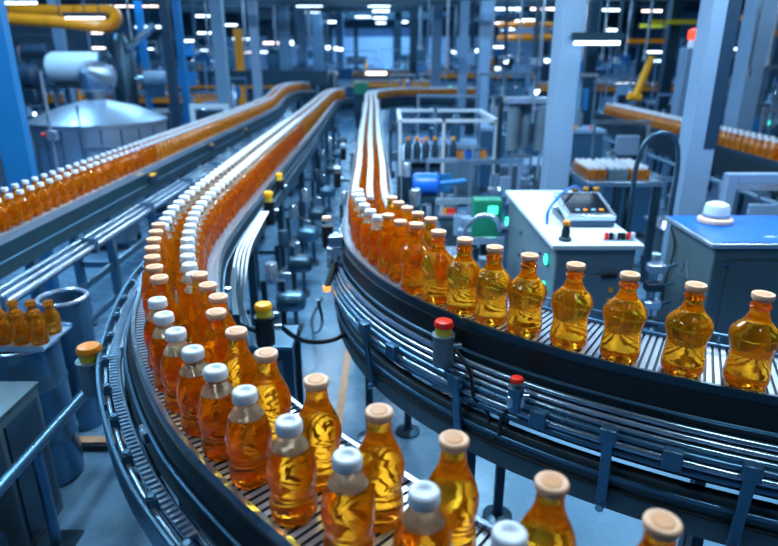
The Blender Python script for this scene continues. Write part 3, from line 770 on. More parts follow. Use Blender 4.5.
# ------------------------------------------------------------------ columns
def column(px, py, D, w, label, m1, d=None, z1=ZC, split=None, grp=None, m2=None):
    x = on_d(px, py, D)[0]; d = d or w
    t = thing('steel_column', label, 'column', (x, D, 0), 0, grp)
    # I-section: web and two flanges
    MB().bb(-w / 2, w / 2, -d / 2, -d / 2 + .018, 0.012, z1).build('flange', m1, t, smooth=0)
    MB().bb(-w / 2, w / 2, d / 2 - .018, d / 2, 0.012, z1).build('flange', m1, t, smooth=0)
    MB().bb(-.01, .01, -d / 2 + .018, d / 2 - .018, 0.012, z1).build('web', m2 or m1, t, smooth=0)
    MB().bb(-w * .7, w * .7, -d * .7, d * .7, 0, .012).build('base_plate', m1, t, smooth=0)
    return t
def boxcol(px, py, D, w, label, m1, m2=None, rz=0, grp=None, name='steel_column'):
    x = on_d(px, py, D)[0]
    t = thing(name, label, 'column', (x, D, 0), rz, grp)
    MB().bb(-w / 2, w / 2, -w / 2, w / 2, .015, ZC).build('shaft', m1, t, bevel=.006)
    if m2:
        MB().bb(w / 2 + .0005, w / 2 + .006, -w / 2, w / 2, 1.25, ZC).build('cladding', m2, t, smooth=0)
        MB().bb(w * .05, w / 2, -w / 2 - .006, -w / 2 - .0005, 1.25, ZC).build('cladding', m2, t, smooth=0)
    MB().bb(-w * .75, w * .75, -w * .75, w * .75, 0, .015).build('base_plate', m1, t, smooth=0)
    return t
boxcol(25, 190, 4.3, .17, 'bright blue square steel column at the left edge behind the left conveyor', paint_b, rz=.3)
boxcol(553, 195, 4.35, .155, 'thick light grey column behind the white-topped machine', paint_l, rz=.12)
boxcol(686, 207, 3.75, .155, 'thick column with dark upper cladding behind the blue-topped cabinet', paint_l, paint_n)
boxcol(737, 130, 6.6, .2, 'light grey column nearest the top right corner', paint_l, rz=.2)
boxcol(221, 60, 9.0, .16, 'light grey-blue column between left conveyor and yellow post', paint_g)
boxcol(256, 60, 11.5, .15, 'slim pale column just right of the yellow post', paint_l)
boxcol(60, 40, 9.5, .13, 'pale column behind the orange pipe', paint_l)
boxcol(169, 50, 9.0, .12, 'dark navy blue column of the pair, the one toward the tank', paint_n)
boxcol(181, 50, 9.4, .10, 'dark blue column of the pair, the one away from the tank', paint_b)
boxcol(145, 60, 12, .12, 'thin blue column behind the pipework above the tank', paint_b)
boxcol(463, 55, 12.5, .16, 'slim light column, first right of the centre rack', paint_l)
boxcol(484, 55, 11.5, .20, 'pale blue column, second right of the centre', paint_l)
boxcol(436, 60, 15, .22, 'mid-blue column behind the rack, near the pendant lamps', paint_g)
boxcol(413, 60, 20, .22, 'thin dark blue column right of the far white wall', steel_d)
boxcol(318, 50, 24, .35, 'thin far column just left of the far white wall', paint_g)
boxcol(302, 50, 20, .3, 'thin far column between the two yellow-lit bays', paint_g)
boxcol(285, 50, 18, .28, 'mid-blue far column above the left conveyor\'s end', paint_g)
boxcol(668, 60, 10, .16, 'dark slim column behind the red-topped tower', steel_d)
boxcol(590, 60, 12, .2, 'dark slim column beside the hanging strip lamp', steel_d)
boxcol(765, 60, 9, .14, 'grey column in the top right corner, furthest right', paint_g)
boxcol(340, 50, 34, .4, 'far slim column standing before the white wall', paint_g)
boxcol(398, 50, 38, .4, 'far slim column splitting the white wall panels', steel_d)
t = thing('yellow_post', 'yellow upright post beyond the left conveyor', 'post', (on_d(240, 60, 14)[0], 14, 0))
MB().bb(-.08, .08, -.08, .08, .0, 2.3).build('shaft', orange_p, t, bevel=.01)
MB().bb(-.9, 1.9, -.1, .1, 1.15, 1.45).build('crossbeam', steel_d, t, smooth=0)

# ------------------------------------------------------------------ tank group, left
x, y, z = on_d(93, 120, 7.0)
t = thing('mixing_tank', 'large round steel tank with conical lid behind the left conveyor', 'tank', (x - .02, 7.2, 0))
R = .72
MB().lathe([(R * .97, .15), (R, .18), (R, 1.02), (R * 1.015, 1.03), (R * 1.015, 1.06)], n=56).build('shell', brush, t)
MB().lathe([(R * 1.03, 1.061), (R * 1.03, 1.075), (R * .55, 1.22), (R * .16, 1.29), (0, 1.30)], n=56).build('lid', brush, t)
MB().lathe([(.10, 1.285), (.10, 1.36), (.12, 1.365), (.12, 1.39), (0, 1.39)], n=24).build('hatch', steel, t)
for k in range(4):
    a = PI / 4 + k * PI / 2; MB().cyl((R * .8 * math.cos(a), R * .8 * math.sin(a), 0), (R * .8 * math.cos(a), R * .8 * math.sin(a), .16), .04, 12).build('leg', steel, t)
for k in range(10):
    a = -PI / 2 + (k - 4.5) * .28; MB().cyl((R * 1.005 * math.cos(a), R * 1.005 * math.sin(a), .2), (R * 1.005 * math.cos(a), R * 1.005 * math.sin(a), 1.02), .008, 6).build('seam', steel_b, t)
MB().cyl((-.16, -.78, .45), (-.16, -.78, 1.62), .018, 12).build('pipe', steel_l, t)
MB().box((-.14, -.80, .99), (.1, .06, .10)).build('valve', steel_l, t, bevel=.006)
MB().cyl((-.20, -.80, 1.0), (-.24, -.82, 1.0), .022, 12).build('valve_handle', red_p, t)
MB().cyl((.14, -.76, .3), (.14, -.76, 1.28), .012, 12).build('pipe', steel, t)
x, y, z = on_d(80, 68, 8.4)
t = thing('pressure_vessel', 'white horizontal drum above the round tank', 'vessel', (x, 8.4, 0))
Ry = Matrix.Rotation(PI / 2, 3, 'Y')
MB().lathe([(0, -.42), (.10, -.41), (.17, -.38), (.20, -.33), (.20, .30)], (0, 0, z), 32, Ry).build('shell', paint_w, t)
MB().lathe([(.202, .301), (.20, .36), (.15, .42), (0, .44)], (0, 0, z), 32, Ry).build('end_cap', steel_d, t)
MB().lathe([(.05, -.35), (.22, -.1), (.25, .02)], (.25, -.1, z - .12), 28, Matrix.Rotation(-1.9, 3, 'X')).build('hopper', brush, t)
for a in (-.3, .3):
    for b_ in (-.15, .15): MB().bb(a - .02, a + .02, b_ - .02, b_ + .02, 0, z - .17).build('leg', steel, t, smooth=0)
MB().bb(-.4, .45, -.2, .2, z - .24, z - .205).build('platform', steel_d, t, smooth=0)
x, y, z = on_d(38, 76, 8.2)
t = thing('pump_motor', 'dark round motor on a stand left of the white drum', 'motor', (x - .1, 8.1, 0))
MB().lathe([(.12, -.14), (.14, -.12), (.14, .12), (.10, .15)], (0, 0, z), 28, Ry).build('motor', paint_n, t)
MB().bb(-.14, .14, -.1, .1, z - .34, z - .15).build('gearbox', steel_d, t, bevel=.02)
MB().bb(-.16, .14, -.14, .14, z - .37, z - .341).build('platform', steel, t, smooth=0)
for a in (-.13, .11): MB().bb(a - .02, a + .02, -.02, .02, 0, z - .37).build('leg', steel, t, smooth=0)
# grey tower with duct beside the drum
x, y, z = on_d(122, 60, 9.2)
t = thing('silo', 'grey round silo with sloping duct right of the white drum', 'silo', (x, 9.2, 0))
MB().lathe([(.16, .0), (.16, .02), (.05, .25), (.05, .35), (.16, .75), (.16, 1.95), (.10, 2.05), (0, 2.06)], n=28).build('shell', steel_d, t)
MB().cyl((.14, -.1, 1.85), (.55, -.1, 2.15), .05, 14).build('duct', steel, t)
MB().cyl((.3, .0, 1.45), (.62, 0, 1.45), .10, 18).build('side_drum', paint_l, t)
MB().cyl((.1, .0, 1.45), (.3, 0, 1.45), .04, 14).build('side_pipe', steel, t)
# orange pipe
t = thing('orange_pipe', 'thick orange pipe looping back at the top left', 'pipe')
P = [on_d(-60, 12, 8.8), on_d(0, 18, 8.8), on_d(60, 22, 8.8), on_d(108, 26, 8.8), on_d(116, 20, 8.95), on_d(114, 12, 9.1), on_d(100, 11, 9.25), on_d(60, 11, 9.3), on_d(0, 9, 9.3)]
PP = Path(P); MB().tube([PP.pos(i * PP.L / 60) for i in range(61)], .08, 14).build('pipe', orange_p, t, smooth=60)
for px in (10, 60, 100):
    a = on_d(px, 20, 8.8); MB().cyl((a[0], 8.8, a[2] + .05), (a[0], 8.8, ZC), .01, 6).build('hanger', steel_d, t)
# ------------------------------------------------------------------ lamps
def strip(px, py, D, wpx, label, m=glow_w, r=.03, grp=None, tilt=0, drop=True):
    x, y, z = on_d(px, py, D); L = wpx / FPX * (D * 1.0)
    t = thing('strip_lamp', label, 'lamp', (x, D, z), tilt, grp)
    MB().cyl((-L / 2, 0, 0), (L / 2, 0, 0), r, 10).build('tube', m, t)
    MB().bb(-L / 2 - .02, L / 2 + .02, -r * 1.3, r * 1.3, r * 1.05, r * 1.05 + .05).build('housing', steel_d, t, smooth=0)
    if drop: MB().cyl((0, 0, r + .05), (0, 0, ZC - z), .008, 6).build('rod', steel_d, t)
    return t
LL = [(16, 3, 8, 38), (85, 18, 8.0, 36), (150, 27, 12, 27), (138, 6, 14, 42), (101, 48, 15, 16), (98, 33, 16, 12), (147, 49, 18, 12), (190, 41, 22, 14), (203, 16, 14, 20), (207, 33, 15.2, 18), (229, 25, 18, 15), (242, 39, 16, 17), (271, 43, 20, 14), (203, 50, 24, 12),
      (307, 6, 17.5, 28), (309, 12, 22.5, 20), (248, 52, 26, 8), (263, 52, 28, 8), (292, 44, 26, 8), (330, 22, 24, 11), (363, 17, 30, 14), (379, 6, 16, 20), (381, 11, 20, 15), (380, 18, 26, 12), (381, 23, 30, 9),
      (506, 9, 12, 26), (546, 9, 12, 28), (497, 23, 18, 12), (520, 21, 16, 9), (529, 20, 16, 16), (499, 47, 22, 11), (405, 22, 22, 5), (597, 43, 4.25, 42), (592, 10, 12.4, 10), (611, 10, 12, 18), (652, 11, 12, 18), (655, 52, 14, 20),
      (657, 61, 16, 12), (742, 49, 9, 14), (718, 63, 14, 14), (625, 84, 12, 18), (612, 30, 20, 14), (760, 20, 10, 14)]
LL.sort(key=lambda q: q[1])
LN = [(40, 'in the top left corner'), (85, 'near the orange pipe'), (130, 'above the tank group'), (150, 'right of the orange pipe\'s elbow'), (205, 'left of the grey-blue column'), (232, 'between grey-blue column and slim pale column'), (268, 'right of the slim pale column'),
      (308, 'left of the far white wall, near the top'), (335, 'just left of the far white wall'), (378, 'above the far white wall'), (405, 'over the white wall\'s right panel'), (502, 'right of the second slim pale column'), (530, 'above the orange ring'), (548, 'left of the thick light column'), (605, 'right of the thick light column'),
      (652, 'left of the dark-clad column'), (718, 'right of the dark-clad column'), (745, 'by the pale corner column')]
lcount = {}
def lamp_label(px, py):
    n = min(LN, key=lambda q: abs(q[0] - px))[1]; lcount[n] = lcount.get(n, 0) + 1
    return 'white strip lamp ' + n + ['', ', second from the top', ', third from the top', ', fourth from the top', ', fifth from the top', ', lowest'][min(lcount[n] - 1, 5)]
for i, (px, py, D, w) in enumerate(LL):
    D += (i % 7) * .07 if D > 5 else 0
    # words that place each lamp
    side = 'far left' if px < 60 else 'left' if px < 200 else 'left of the far white wall' if px < 335 else 'before the far white wall' if px < 420 else 'right of the centre' if px < 560 else 'right' if px < 700 else 'far right'
    lb = {597: 'bright hanging strip lamp beside the thick light grey column', 16: 'bright strip lamp in the top left corner', 85: 'bright strip lamp in front of the orange pipe'}.get(px, lamp_label(px, py))
    warm = glow_f if i % 4 == 1 else glow_w
    strip(px, py, D, w, lb, warm, .013 if D < 10 else .017 if D < 20 else .028)
for i, (px, py, D) in enumerate(((439, 51, 18), (454, 51, 19), (463, 50, 18.5), (476, 50, 18), (320, 46, 26), (328, 47, 28), (336, 48, 30), (341, 49, 32), (547, 60, 16), (506, 61, 18), (508, 57, 22), (498, 68, 16.4), (536, 91, 12), (292, 42, 22))):
    x, y, z = on_d(px, py, D)
    t = thing('pendant_lamp', ['round bright pendant lamp %s' % q for q in ('left end of the four right of centre', 'second of the four right of centre', 'third of the four right of centre', 'right end of the four, by the pale column', 'first of the small row left of the white wall', 'second of the small row left of the white wall', 'third of the small row left of the white wall', 'last of the small row left of the white wall',
        'below the orange ring', 'left below the orange ring', 'high left of the orange ring', 'low left of the orange ring', 'low by the hanging cylinders', 'above the left conveyor\'s far end')][i], 'lamp', (x, D, z))
    r = .07 if D < 20 else .10
    MB().lathe([(0, -r), (r * .7, -r * .7), (r, 0), (r * .8, r * .3)], n=16).build('bulb', glow_w, t)
    MB().lathe([(r * 1.25, r * .31), (r * 1.0, r * .6), (r * .3, r * 1.1)], n=16).build('shade', steel_d, t)
    MB().cyl((0, 0, r), (0, 0, ZC - z), .01, 6).build('rod', steel_d, t)
# orange ring chandelier
x, y, z = on_d(525, 38, 10)
t = thing('ring_hoist', 'round orange and silver ring hanging above the right machines', 'ring', (x, 10, z))
MB().torus((0, 0, 0), .38, .045, 40, 8).build('ring', orange_p, t)
MB().torus((0, 0, .10), .36, .04, 40, 8).build('ring', steel_l, t)
MB().torus((0, 0, .18), .40, .03, 40, 8).build('ring', orange_p, t)
for k in range(4):
    a = k * PI / 2 + .4; MB().cyl((.38 * math.cos(a), .38 * math.sin(a), .0), (.38 * math.cos(a), .38 * math.sin(a), ZC - z), .012, 6).build('rod', steel_d, t)
# overhead trays and beams
for i, (D, z, h, m) in enumerate(((11, 2.62, .07, steel_d), (14, 2.75, .12, steel_d), (17, 3.0, .10, steel_b), (21, 3.05, .16, steel_d), (25, 3.45, .14, steel_d), (30, 3.75, .25, steel_d), (36, 4.3, .35, steel_d), (44, 4.0, .7, steel_d))):
    t = thing('roof_beam', 'overhead cross beam, %s from the camera' % ORD[i], 'beam', (0, D, z))
    MB().bb(X0 + .02, X1 - .02, -.06, .06, 0, h).build('beam', m, t, smooth=0)
    for x in (-12, -8, -4.3, 0.6, 4.5, 9, 13): MB().bb(x - .02, x + .02, -.02, .02, h, ZC - z).build('hanger', m, t, smooth=0)
for i, (x, z, m, r) in enumerate(((-4.2, 2.9, steel, .10), (-2.9, 3.2, steel_d, .12), (-.8, 3.6, steel_d, .10), (1.4, 3.3, steel_b, .08), (2.8, 3.1, steel_d, .12), (4.4, 2.75, steel, .08), (6.2, 2.9, steel_d, .12))):
    t = thing('ceiling_duct', 'long overhead duct running into the hall, %s from the left wall' % ORD[i], 'duct')
    MB().cyl((x, 12, z + .35), (x, Y1 - .1, z + .9), r, 12).build('duct', m, t)
    for y in (13, 19, 26, 34, 42):
        zz = z + .35 + .55 * (y - 12) / (Y1 - 12.1)
        MB().cyl((x, y, zz + r), (x, y, ZC), .012, 6).build('hanger', steel_d, t)

# ------------------------------------------------------------------ right-middle machinery
t = thing('bottle_rack', 'pale open steel frame rack holding dark bottles right of the aisle', 'rack')
xa, xb, ya, yb, zt = .10, .98, 5.7, 6.8, 1.22
for x in (xa, xb, (xa + xb) / 2 - .04):
    for y in (ya, yb): MB().bb(x - .014, x + .014, y - .014, y + .014, 0, zt).build('post', paint_w if y == ya else steel, t, smooth=0)
for y in (ya, yb):
    MB().bb(xa, xb, y - .014, y + .014, zt - .03, zt).build('crossbar', paint_w, t, smooth=0)
for x in (xa, xb): MB().bb(x - .018, x + .018, ya, yb, zt - .04, zt).build('side_bar', paint_w, t, smooth=0)
MB().bb(xa + .02, xb - .02, ya + .03, yb - .03, .82, .845).build('shelf', steel, t, smooth=0)
MB().bb(xa + .02, xb - .02, ya + .03, yb - .03, .40, .425).build('shelf', steel_d, t, smooth=0)
MB().bb(xa + .04, xa + .40, ya + .1, yb - .1, .426, .76).build('back_box', paint_n, t, smooth=0)
def rack_bottle(name, pos, label, grp, m_b=amber_d, m_c=orange_p, h=.17):
    t = thing(name, label, 'bottle', pos, 0, grp)
    MB().lathe([(.032, 0), (.034, .01), (.034, h * .55), (.014, h * .78), (.013, h * .86)], n=14).build('glass_body', m_b, t)
    MB().lathe([(.016, h * .861), (.022, h * .87), (.018, h), (0, h)], n=14).build('cap', m_c, t)
    return t
remember(None)
for i in range(6):
    rack_bottle('amber_bottle', (xa + .08 + i * .085, ya + .12, .8455), 'dark bottle with orange cap on the pale rack, %s from the aisle' % ORD[i], None, paint_n, orange_p, .2)
for i, (dx, m) in enumerate(((.58, orange_p), (.66, blue_top), (.74, paint_l), (.80, orange_p))):
    t = thing('parts_bin', ['orange', 'blue', 'pale', 'second orange'][i] + ' small bin on the pale rack\'s shelf', 'bin', (xa + dx, ya + .2, .8455))
    MB().bb(-.028, .028, -.05, .05, 0, .07).build('body', m, t, bevel=.004); MB().bb(-.03, .03, -.052, .052, .0705, .08).build('rim', steel_d, t, smooth=0)
# hanging cylinders
t = thing('filling_head', 'cluster of hanging grey cylinders in front of the thick light column', 'machine')
for k, (px, wd, top, bot) in enumerate(((515, .11, 98, 150), (529, .10, 97, 148), (543, .11, 110, 150), (556, .10, 125, 152))):
    a = on_d(px, top, 5.2); b_ = on_d(px, bot, 5.2)
    MB().cyl((a[0], 5.2 + .08 * (k % 2), b_[2]), (a[0], 5.2 + .08 * (k % 2), a[2]), wd / 2, 20).build('cylinder', mach_m if k != 3 else steel_d, t)
    MB().cyl((a[0], 5.2 + .08 * (k % 2), b_[2] - .25), (a[0], 5.2 + .08 * (k % 2), b_[2]), .012, 8).build('rod', steel_l, t)
a = on_d(508, 100, 5.2); b_ = on_d(562, 100, 5.2)
MB().bb(a[0] - .02, b_[0] + .04, 5.1, 5.36, 1.40, 1.44).build('top_plate', steel_l, t, smooth=0)
for x in (a[0] - .02, b_[0] + .04):
    MB().bb(x - .02, x + .02, 5.38, 5.42, 0, 1.44).build('leg', steel_d, t, smooth=0)
MB().bb(a[0], b_[0], 5.0, 5.36, .52, .60).build('table', steel, t, bevel=.01)
OCC = []
def floor_things():
    bpy.context.view_layer.update(); out = []
    for o in bpy.data.objects:
        if o.parent is None and o.get('category') and o.get('kind') != 'structure' and o.get('category') not in ('conveyor', 'bottle', 'duct', 'beam', 'ring', 'cable'):
            P = []; st = [o]
            while st:
                c = st.pop(); st += list(c.children)
                if c.type == 'MESH': P += [c.matrix_world @ Vector(b) for b in c.bound_box]
            if P and min(p.z for p in P) < 1.6: out.append((min(p.x for p in P), max(p.x for p in P), min(p.y for p in P), max(p.y for p in P)))
    return out
def free_spot(x, y, w, d):
    ok = False
    for k in range(260):
        rad = .035 * k; a = k * 2.4
        X, Y = x + rad * math.cos(a) * .6, y + rad * math.sin(a)
        ww, dd = w / 2 + .1, d / 2 + .1
        if all(X + ww < a0 or X - ww > a1 or Y + dd < b0 or Y - dd > b1 for a0, a1, b0, b1 in OCC):
            ok = True; break
    if not ok: return None
    OCC.append((X - w / 2, X + w / 2, Y - d / 2, Y + d / 2))
    return X, Y
def small_machine(x, y, w, d, h, label, seed, grp=None, name='packing_machine', pal=None):
    if seed >= 100:
        q = free_spot(x, y, w, d)
        if q is None: return None
        x, y = q
    if callable(label): label = label(x, y)
    rr = random.Random(seed); t = thing(name, label, 'machine', (x, y, 0), rr.uniform(-.1, .1), grp)
    pal = pal or [steel, steel_b, paint_g, mach_m, steel_d, paint_l]
    MB().bb(-w / 2, w / 2, -d / 2, d / 2, .08, h * .55).build('body', rr.choice([steel_d, mach_m, steel_b, paint_g]), t, bevel=.01)
    for sx in (-1, 1):
        for sy in (-1, 1):
            MB().bb(sx * w * .46 - .02, sx * w * .46 + .02, sy * d * .46 - .02, sy * d * .46 + .02, 0, .08).build('leg', steel_d, t, smooth=0)
    MB().bb(-w / 2 - .02, w / 2 + .02, -d / 2 - .02, d / 2 + .02, h * .55 + .001, h * .58).build('table', rr.choice([steel_l, steel, paint_l]), t, smooth=0)
    zt = h * .58
    for k in range(rr.randint(2, 4)):
        cx = rr.uniform(-w * .35, w * .35); cy = rr.uniform(-d * .3, d * .3); r = rr.uniform(.03, .07); hh = rr.uniform(.15, .42) * h
        MB().lathe([(r, 0), (r, hh * .7), (r * .6, hh * .75), (r * .6, hh)], (cx, cy, zt), 16).build('canister', rr.choice(pal), t)
    for sx in (-1, 1): MB().bb(sx * w * .47 - .012, sx * w * .47 + .012, d * .4, d * .44, zt, h).build('post', rr.choice([steel, steel_l]), t, smooth=0)
    MB().bb(-w * .5, w * .5, d * .39, d * .45, h, h + .04).build('crossbar', rr.choice([steel_l, steel]), t, smooth=0)
    MB().bb(-w * .1, w * .3, d * .3, d * .38, h * .72, h * .9).build('control_box', rr.choice([paint_l, paint_n, steel_b, paint_b]), t, bevel=.005)
    nb = rr.randint(1, 3)
    for k in range(nb):
        MB().lathe([(.018, 0), (.018, .04), (0, .045)], (rr.uniform(-w * .4, w * .4), -d * .35, zt), 10).build('button', rr.choice([orange_p, yellow_p, red_p, glow_g, glow_w]), t)
    return t
SM = [(.57, 3.32, .24, .3, .72, 'pale low machine just left of the white-topped machine'), (.36, 2.95, .22, .22, .62, 'small steel machine between the curved belt and the white-topped machine'),
      (.50, 4.05, .32, .4, .78, 'steel machine between right conveyor and rack, nearer one'), (.86, 4.7, .42, .4, .95, 'silver machine with canisters before the hanging cylinders'),
      (.46, 5.1, .26, .35, .9, 'blue-grey machine in front of the pale rack'), (1.32, 6.0, .2, .3, .8, 'slim machine behind the thick light column'),
      (1.45, 6.6, .6, .5, 1.2, 'tall machine behind the crate bench'), (2.4, 6.2, .6, .5, 1.1, 'machine between crate bench and background conveyor'),
      (.74, 8.0, .8, .5, 1.25, 'machine right behind the pale rack'), (1.62, 8.5, .8, .6, 1.5, 'wide machine under the orange ring'), (2.45, 8.2, .6, .5, 1.5, 'machine beside the background conveyor\'s far end'),
      (2.5, 3.95, .5, .4, .9, 'machine behind the blue-topped cabinet at the right edge'), (2.4, 5.0, .3, .4, .75, 'low machine behind the dark-clad column')]
for i, q in enumerate(SM): small_machine(*q[:5], q[5], 20 + i)
# blue motor and green box near the rack
p = on_d(426, 184, 4.6)
t = thing('blue_motor', 'bright blue motor with pipes right of the right conveyor', 'motor', (p[0], 4.6, 0))
MB().lathe([(.07, -.10), (.085, -.08), (.085, .08), (.06, .10)], (0, 0, p[2]), 22, Ry).build('motor', blue_top, t)
MB().cyl((.09, 0, p[2]), (.30, .02, p[2] + .02), .02, 10).build('shaft', paint_b, t)
MB().bb(-.08, .08, -.06, .06, p[2] - .13, p[2] - .08).build('base', steel_d, t, smooth=0)
for a in (-.06, .06): MB().bb(a - .015, a + .015, -.015, .015, 0, p[2] - .13).build('leg', steel_d, t, smooth=0)
p = on_d(497, 205, 3.75)
t = thing('green_panel_box', 'dark green control box with lit window left of the white-topped machine', 'control box', (.62, 3.78, 0))
MB().bb(-.09, .09, -.05, .05, .64, .92).build('body', green_m, t, bevel=.008)
MB().bb(.0, .06, -.056, -.05, .83, .88).build('display', glow_g, t, smooth=0)
MB().bb(-.03, .03, -.03, .03, 0, .64).build('stand', steel_d, t, smooth=0)
# C-shaped pipe
wire('pipe', 'bent pale pipe between curved belt and white-topped machine', [(.46, 3.62, .02), (.46, 3.62, .5), (.47, 3.55, .80), (.55, 3.5, .88), (.63, 3.5, .86), (.66, 3.52, .78)], .014, steel_l)
# bench with crates of white-capped bottles
t = thing('work_bench', 'steel bench with crates of white-capped bottles right of the thick light column', 'bench', (1.80, 5.0, 0))
MB().bb(-.26, .34, -.3, .35, .80, .84).build('top', steel, t, bevel=.004)
for sx in (-.23, .0, .31):
    for sy in (-.26, .3): MB().bb(sx - .025, sx + .025, sy - .025, sy + .025, 0, .80).build('leg', steel_d, t, smooth=0)
MB().bb(-.2, .3, -.2, .3, .28, .31).build('shelf', steel_d, t, smooth=0)
for k, dx in enumerate((-.15, .02, .19)):
    t = thing('bottle_crate', '%s crate of white-capped bottles on the steel bench' % ('left-hand', 'middle', 'right-hand')[k], 'crate', (1.80 + dx, 5.03, .8405))
    MB().bb(-.075, .075, -.22, .22, 0, .075).build('crate', amber_far if k != 1 else mach_m, t, bevel=.004)
    cp = MB()
    for i in range(3):
        for j in range(8): cp.lathe([(.016, .076), (.016, .098)], (-.05 + i * .05, -.19 + j * .054, 0), 8)
    tag(cp.build('bottle_caps', white_m, t), kind='stuff')
# short amber bottles by dark machine right (578-600,180) and (655,205)
for k, (px, py, D) in enumerate(((579, 178, 4.6), (586, 180, 4.6), (593, 182, 4.6), (660, 207, 3.6), (667, 204, 3.6))):
    p = on_d(px, py, D)
for k in range(3):
    rack_bottle('amber_bottle', (1.375 + .078 * k, 4.45, .741), 'yellow-capped small bottle on the slim cart, %s from the thick light column' % ORD[k], None, amber_d, yellow_p, .11)
t = thing('cart', 'slim dark cart with yellow-capped bottles beside the thick light column', 'cart', (1.46, 4.5, 0))
MB().bb(-.14, .14, -.14, .14, .71, .74).build('top', steel_d, t, bevel=.004)
for sx in (-.12, .12):
    for sy in (-.12, .12): MB().bb(sx - .015, sx + .015, sy - .015, sy + .015, 0, .71).build('leg', steel_d, t, smooth=0)
# frame stand behind the cabinet, right edge
t = thing('guard_gate', 'light grey tubular guard frame behind the blue-topped cabinet', 'frame', (0, 3.55, 0))
for x in (2.0, 2.7): MB().bb(x - .03, x + .03, -.03, .03, 0, 1.12).build('post', paint_l, t, bevel=.004)
MB().bb(2.03, 2.67, -.03, .03, 1.06, 1.12).build('crossbar', paint_l, t, bevel=.004)
MB().bb(2.03, 2.67, -.03, .03, .82, .86).build('crossbar', paint_l, t, bevel=.004)
# thin bent conduit between the two cabinets
wire('conduit', 'thin grey conduit rising between the two cabinets into an arch', [(1.38, 3.4, 0), (1.38, 3.4, .8), (1.38, 3.4, 1.2), (1.41, 3.4, 1.32), (1.48, 3.4, 1.37), (1.56, 3.4, 1.35), (1.6, 3.4, 1.25), (1.61, 3.4, .9)], .014, steel_d)
t = thing('valve_cluster', 'stack of dark valves and pale pipes in the gap between the two cabinets', 'valves', (1.36, 2.95, 0))
MB().cyl((0, 0, 0), (0, 0, .82), .022, 12).build('pipe', steel_l, t)
for k in range(4):
    MB().box((.0, -.02, .45 + .1 * k), (.09, .06, .045)).build('valve', steel_l if k % 2 else paint_n, t, bevel=.006)
    MB().cyl((.045, -.02, .45 + .1 * k), (.10, -.02, .47 + .1 * k), .010, 8).build('branch_pipe', steel_b, t)
# ------------------------------------------------------------------ lower left: drums, trays, rail
t = thing('steel_drum', 'slim tall steel drum with bright rolled rim below the left conveyor', 'drum', (-1.56, 2.7, 0))
MB().lathe([(.105, .0), (.11, .01), (.11, .67), (.105, .675), (.095, .675), (.093, .3), (0, .3)], n=36).build('shell', steel_b, t)
MB().torus((0, 0, .68), .108, .010, 36, 8).build('rim', steel_l, t)
t = thing('steel_drum', 'wider tall steel drum carrying a bottle tray at the left edge', 'drum', (-1.52, 2.28, 0))
MB().lathe([(.13, .0), (.14, .01), (.14, .2), (.145, .21), (.14, .22), (.14, .46), (.145, .47), (.14, .48), (.14, .655), (0, .655)], n=40).build('shell', steel_b, t)
MB().torus((0, 0, .657), .138, .008, 36, 8).build('rim', steel_l, t)
t = thing('tray', 'flat pale tray on the wider drum below the left conveyor', 'tray', (-1.52, 2.28, .666))
MB().bb(-.155, .155, -.11, .11, 0, .008).build('base', paint_l, t, smooth=0)
for a, b_, c_, d_ in ((-.155, .155, -.118, -.11), (-.155, .155, .11, .118)): MB().bb(a, b_, c_, d_, 0, .02).build('lip', steel, t, smooth=0)
for i in range(4):
    for j in range(2):
        rack_bottle('amber_bottle', (-1.52 - .11 + .074 * i, 2.28 - .05 + .10 * j, .6745), 'dark amber bottle on the drum\'s tray, %s from the left in its %s row' % (ORD[i], ('front', 'back')[j]), None, amber_d, amber_d, .14)
t = thing('bottle_crate', 'open dark crate of amber bottles beneath the left conveyor', 'crate', (-1.48, 3.95, .33))
MB().bb(-.13, .13, -.3, .3, 0, .02).build('base', steel_d, t, smooth=0)
for a in (-.13, .12): MB().bb(a, a + .01, -.3, .3, .02, .09).build('side_panel', steel_d, t, smooth=0)
t = thing('stand', 'low steel stand under the dark bottle crate', 'stand', (-1.48, 3.95, 0))
MB().bb(-.14, .14, -.31, .31, .30, .329).build('top', steel, t, smooth=0)
for a in (-.12, .12):
    for b_ in (-.28, .28): MB().bb(a - .015, a + .015, b_ - .015, b_ + .015, 0, .30).build('leg', steel_d, t, smooth=0)
for i in range(3):
    for j in range(6):
        rack_bottle('amber_bottle', (-1.48 - .078 + .078 * i, 3.95 - .24 + .095 * j, .3505), 'dark amber bottle standing in the crate beneath the left conveyor', 'dark bottles in the crate beneath the left conveyor', amber_d, yellow_p if (i + j) % 3 == 0 else amber_d, .15)
t = thing('guard_rail', 'blue tubular guard rail with posts on the floor at the left edge', 'rail')
MB().tube([(-1.27, 1.35, .44), (-1.27, 1.9, .44), (-1.27, 2.6, .44), (-1.25, 3.0, .44)], .022, 14).build('handrail', steel_b, t)
for y in (1.85, 2.75):
    MB().cyl((-1.27, y, .012), (-1.27, y, .42), .02, 12).build('post', steel_b, t)
    MB().bb(-1.34, -1.20, y - .07, y + .07, 0, .012).build('base_plate', steel_d, t, smooth=0)
t = thing('kick_plate', 'orange-topped dark threshold bar across the floor at lower left', 'threshold')
MB().bb(-1.62, -.98, 2.44, 2.51, 0, .03).build('bar', dark, t, smooth=0)
MB().bb(-1.62, -.98, 2.46, 2.51, .0305, .036).build('orange_strip', line_m, t, smooth=0)
t = thing('pump_unit', 'dark pump with flanges standing in the lower left corner by the guard rail', 'pump', (-1.50, 1.66, 0))
MB().bb(-.14, .14, -.09, .09, 0, .03).build('base', steel_d, t, smooth=0)
MB().lathe([(.06, -.13), (.075, -.12), (.075, .08), (.05, .10)], (0, 0, .12), 24, Ry).build('motor', paint_n, t)
MB().lathe([(.09, .101), (.09, .125)], (0, 0, .12), 24, Ry).build('flange', steel_b, t)
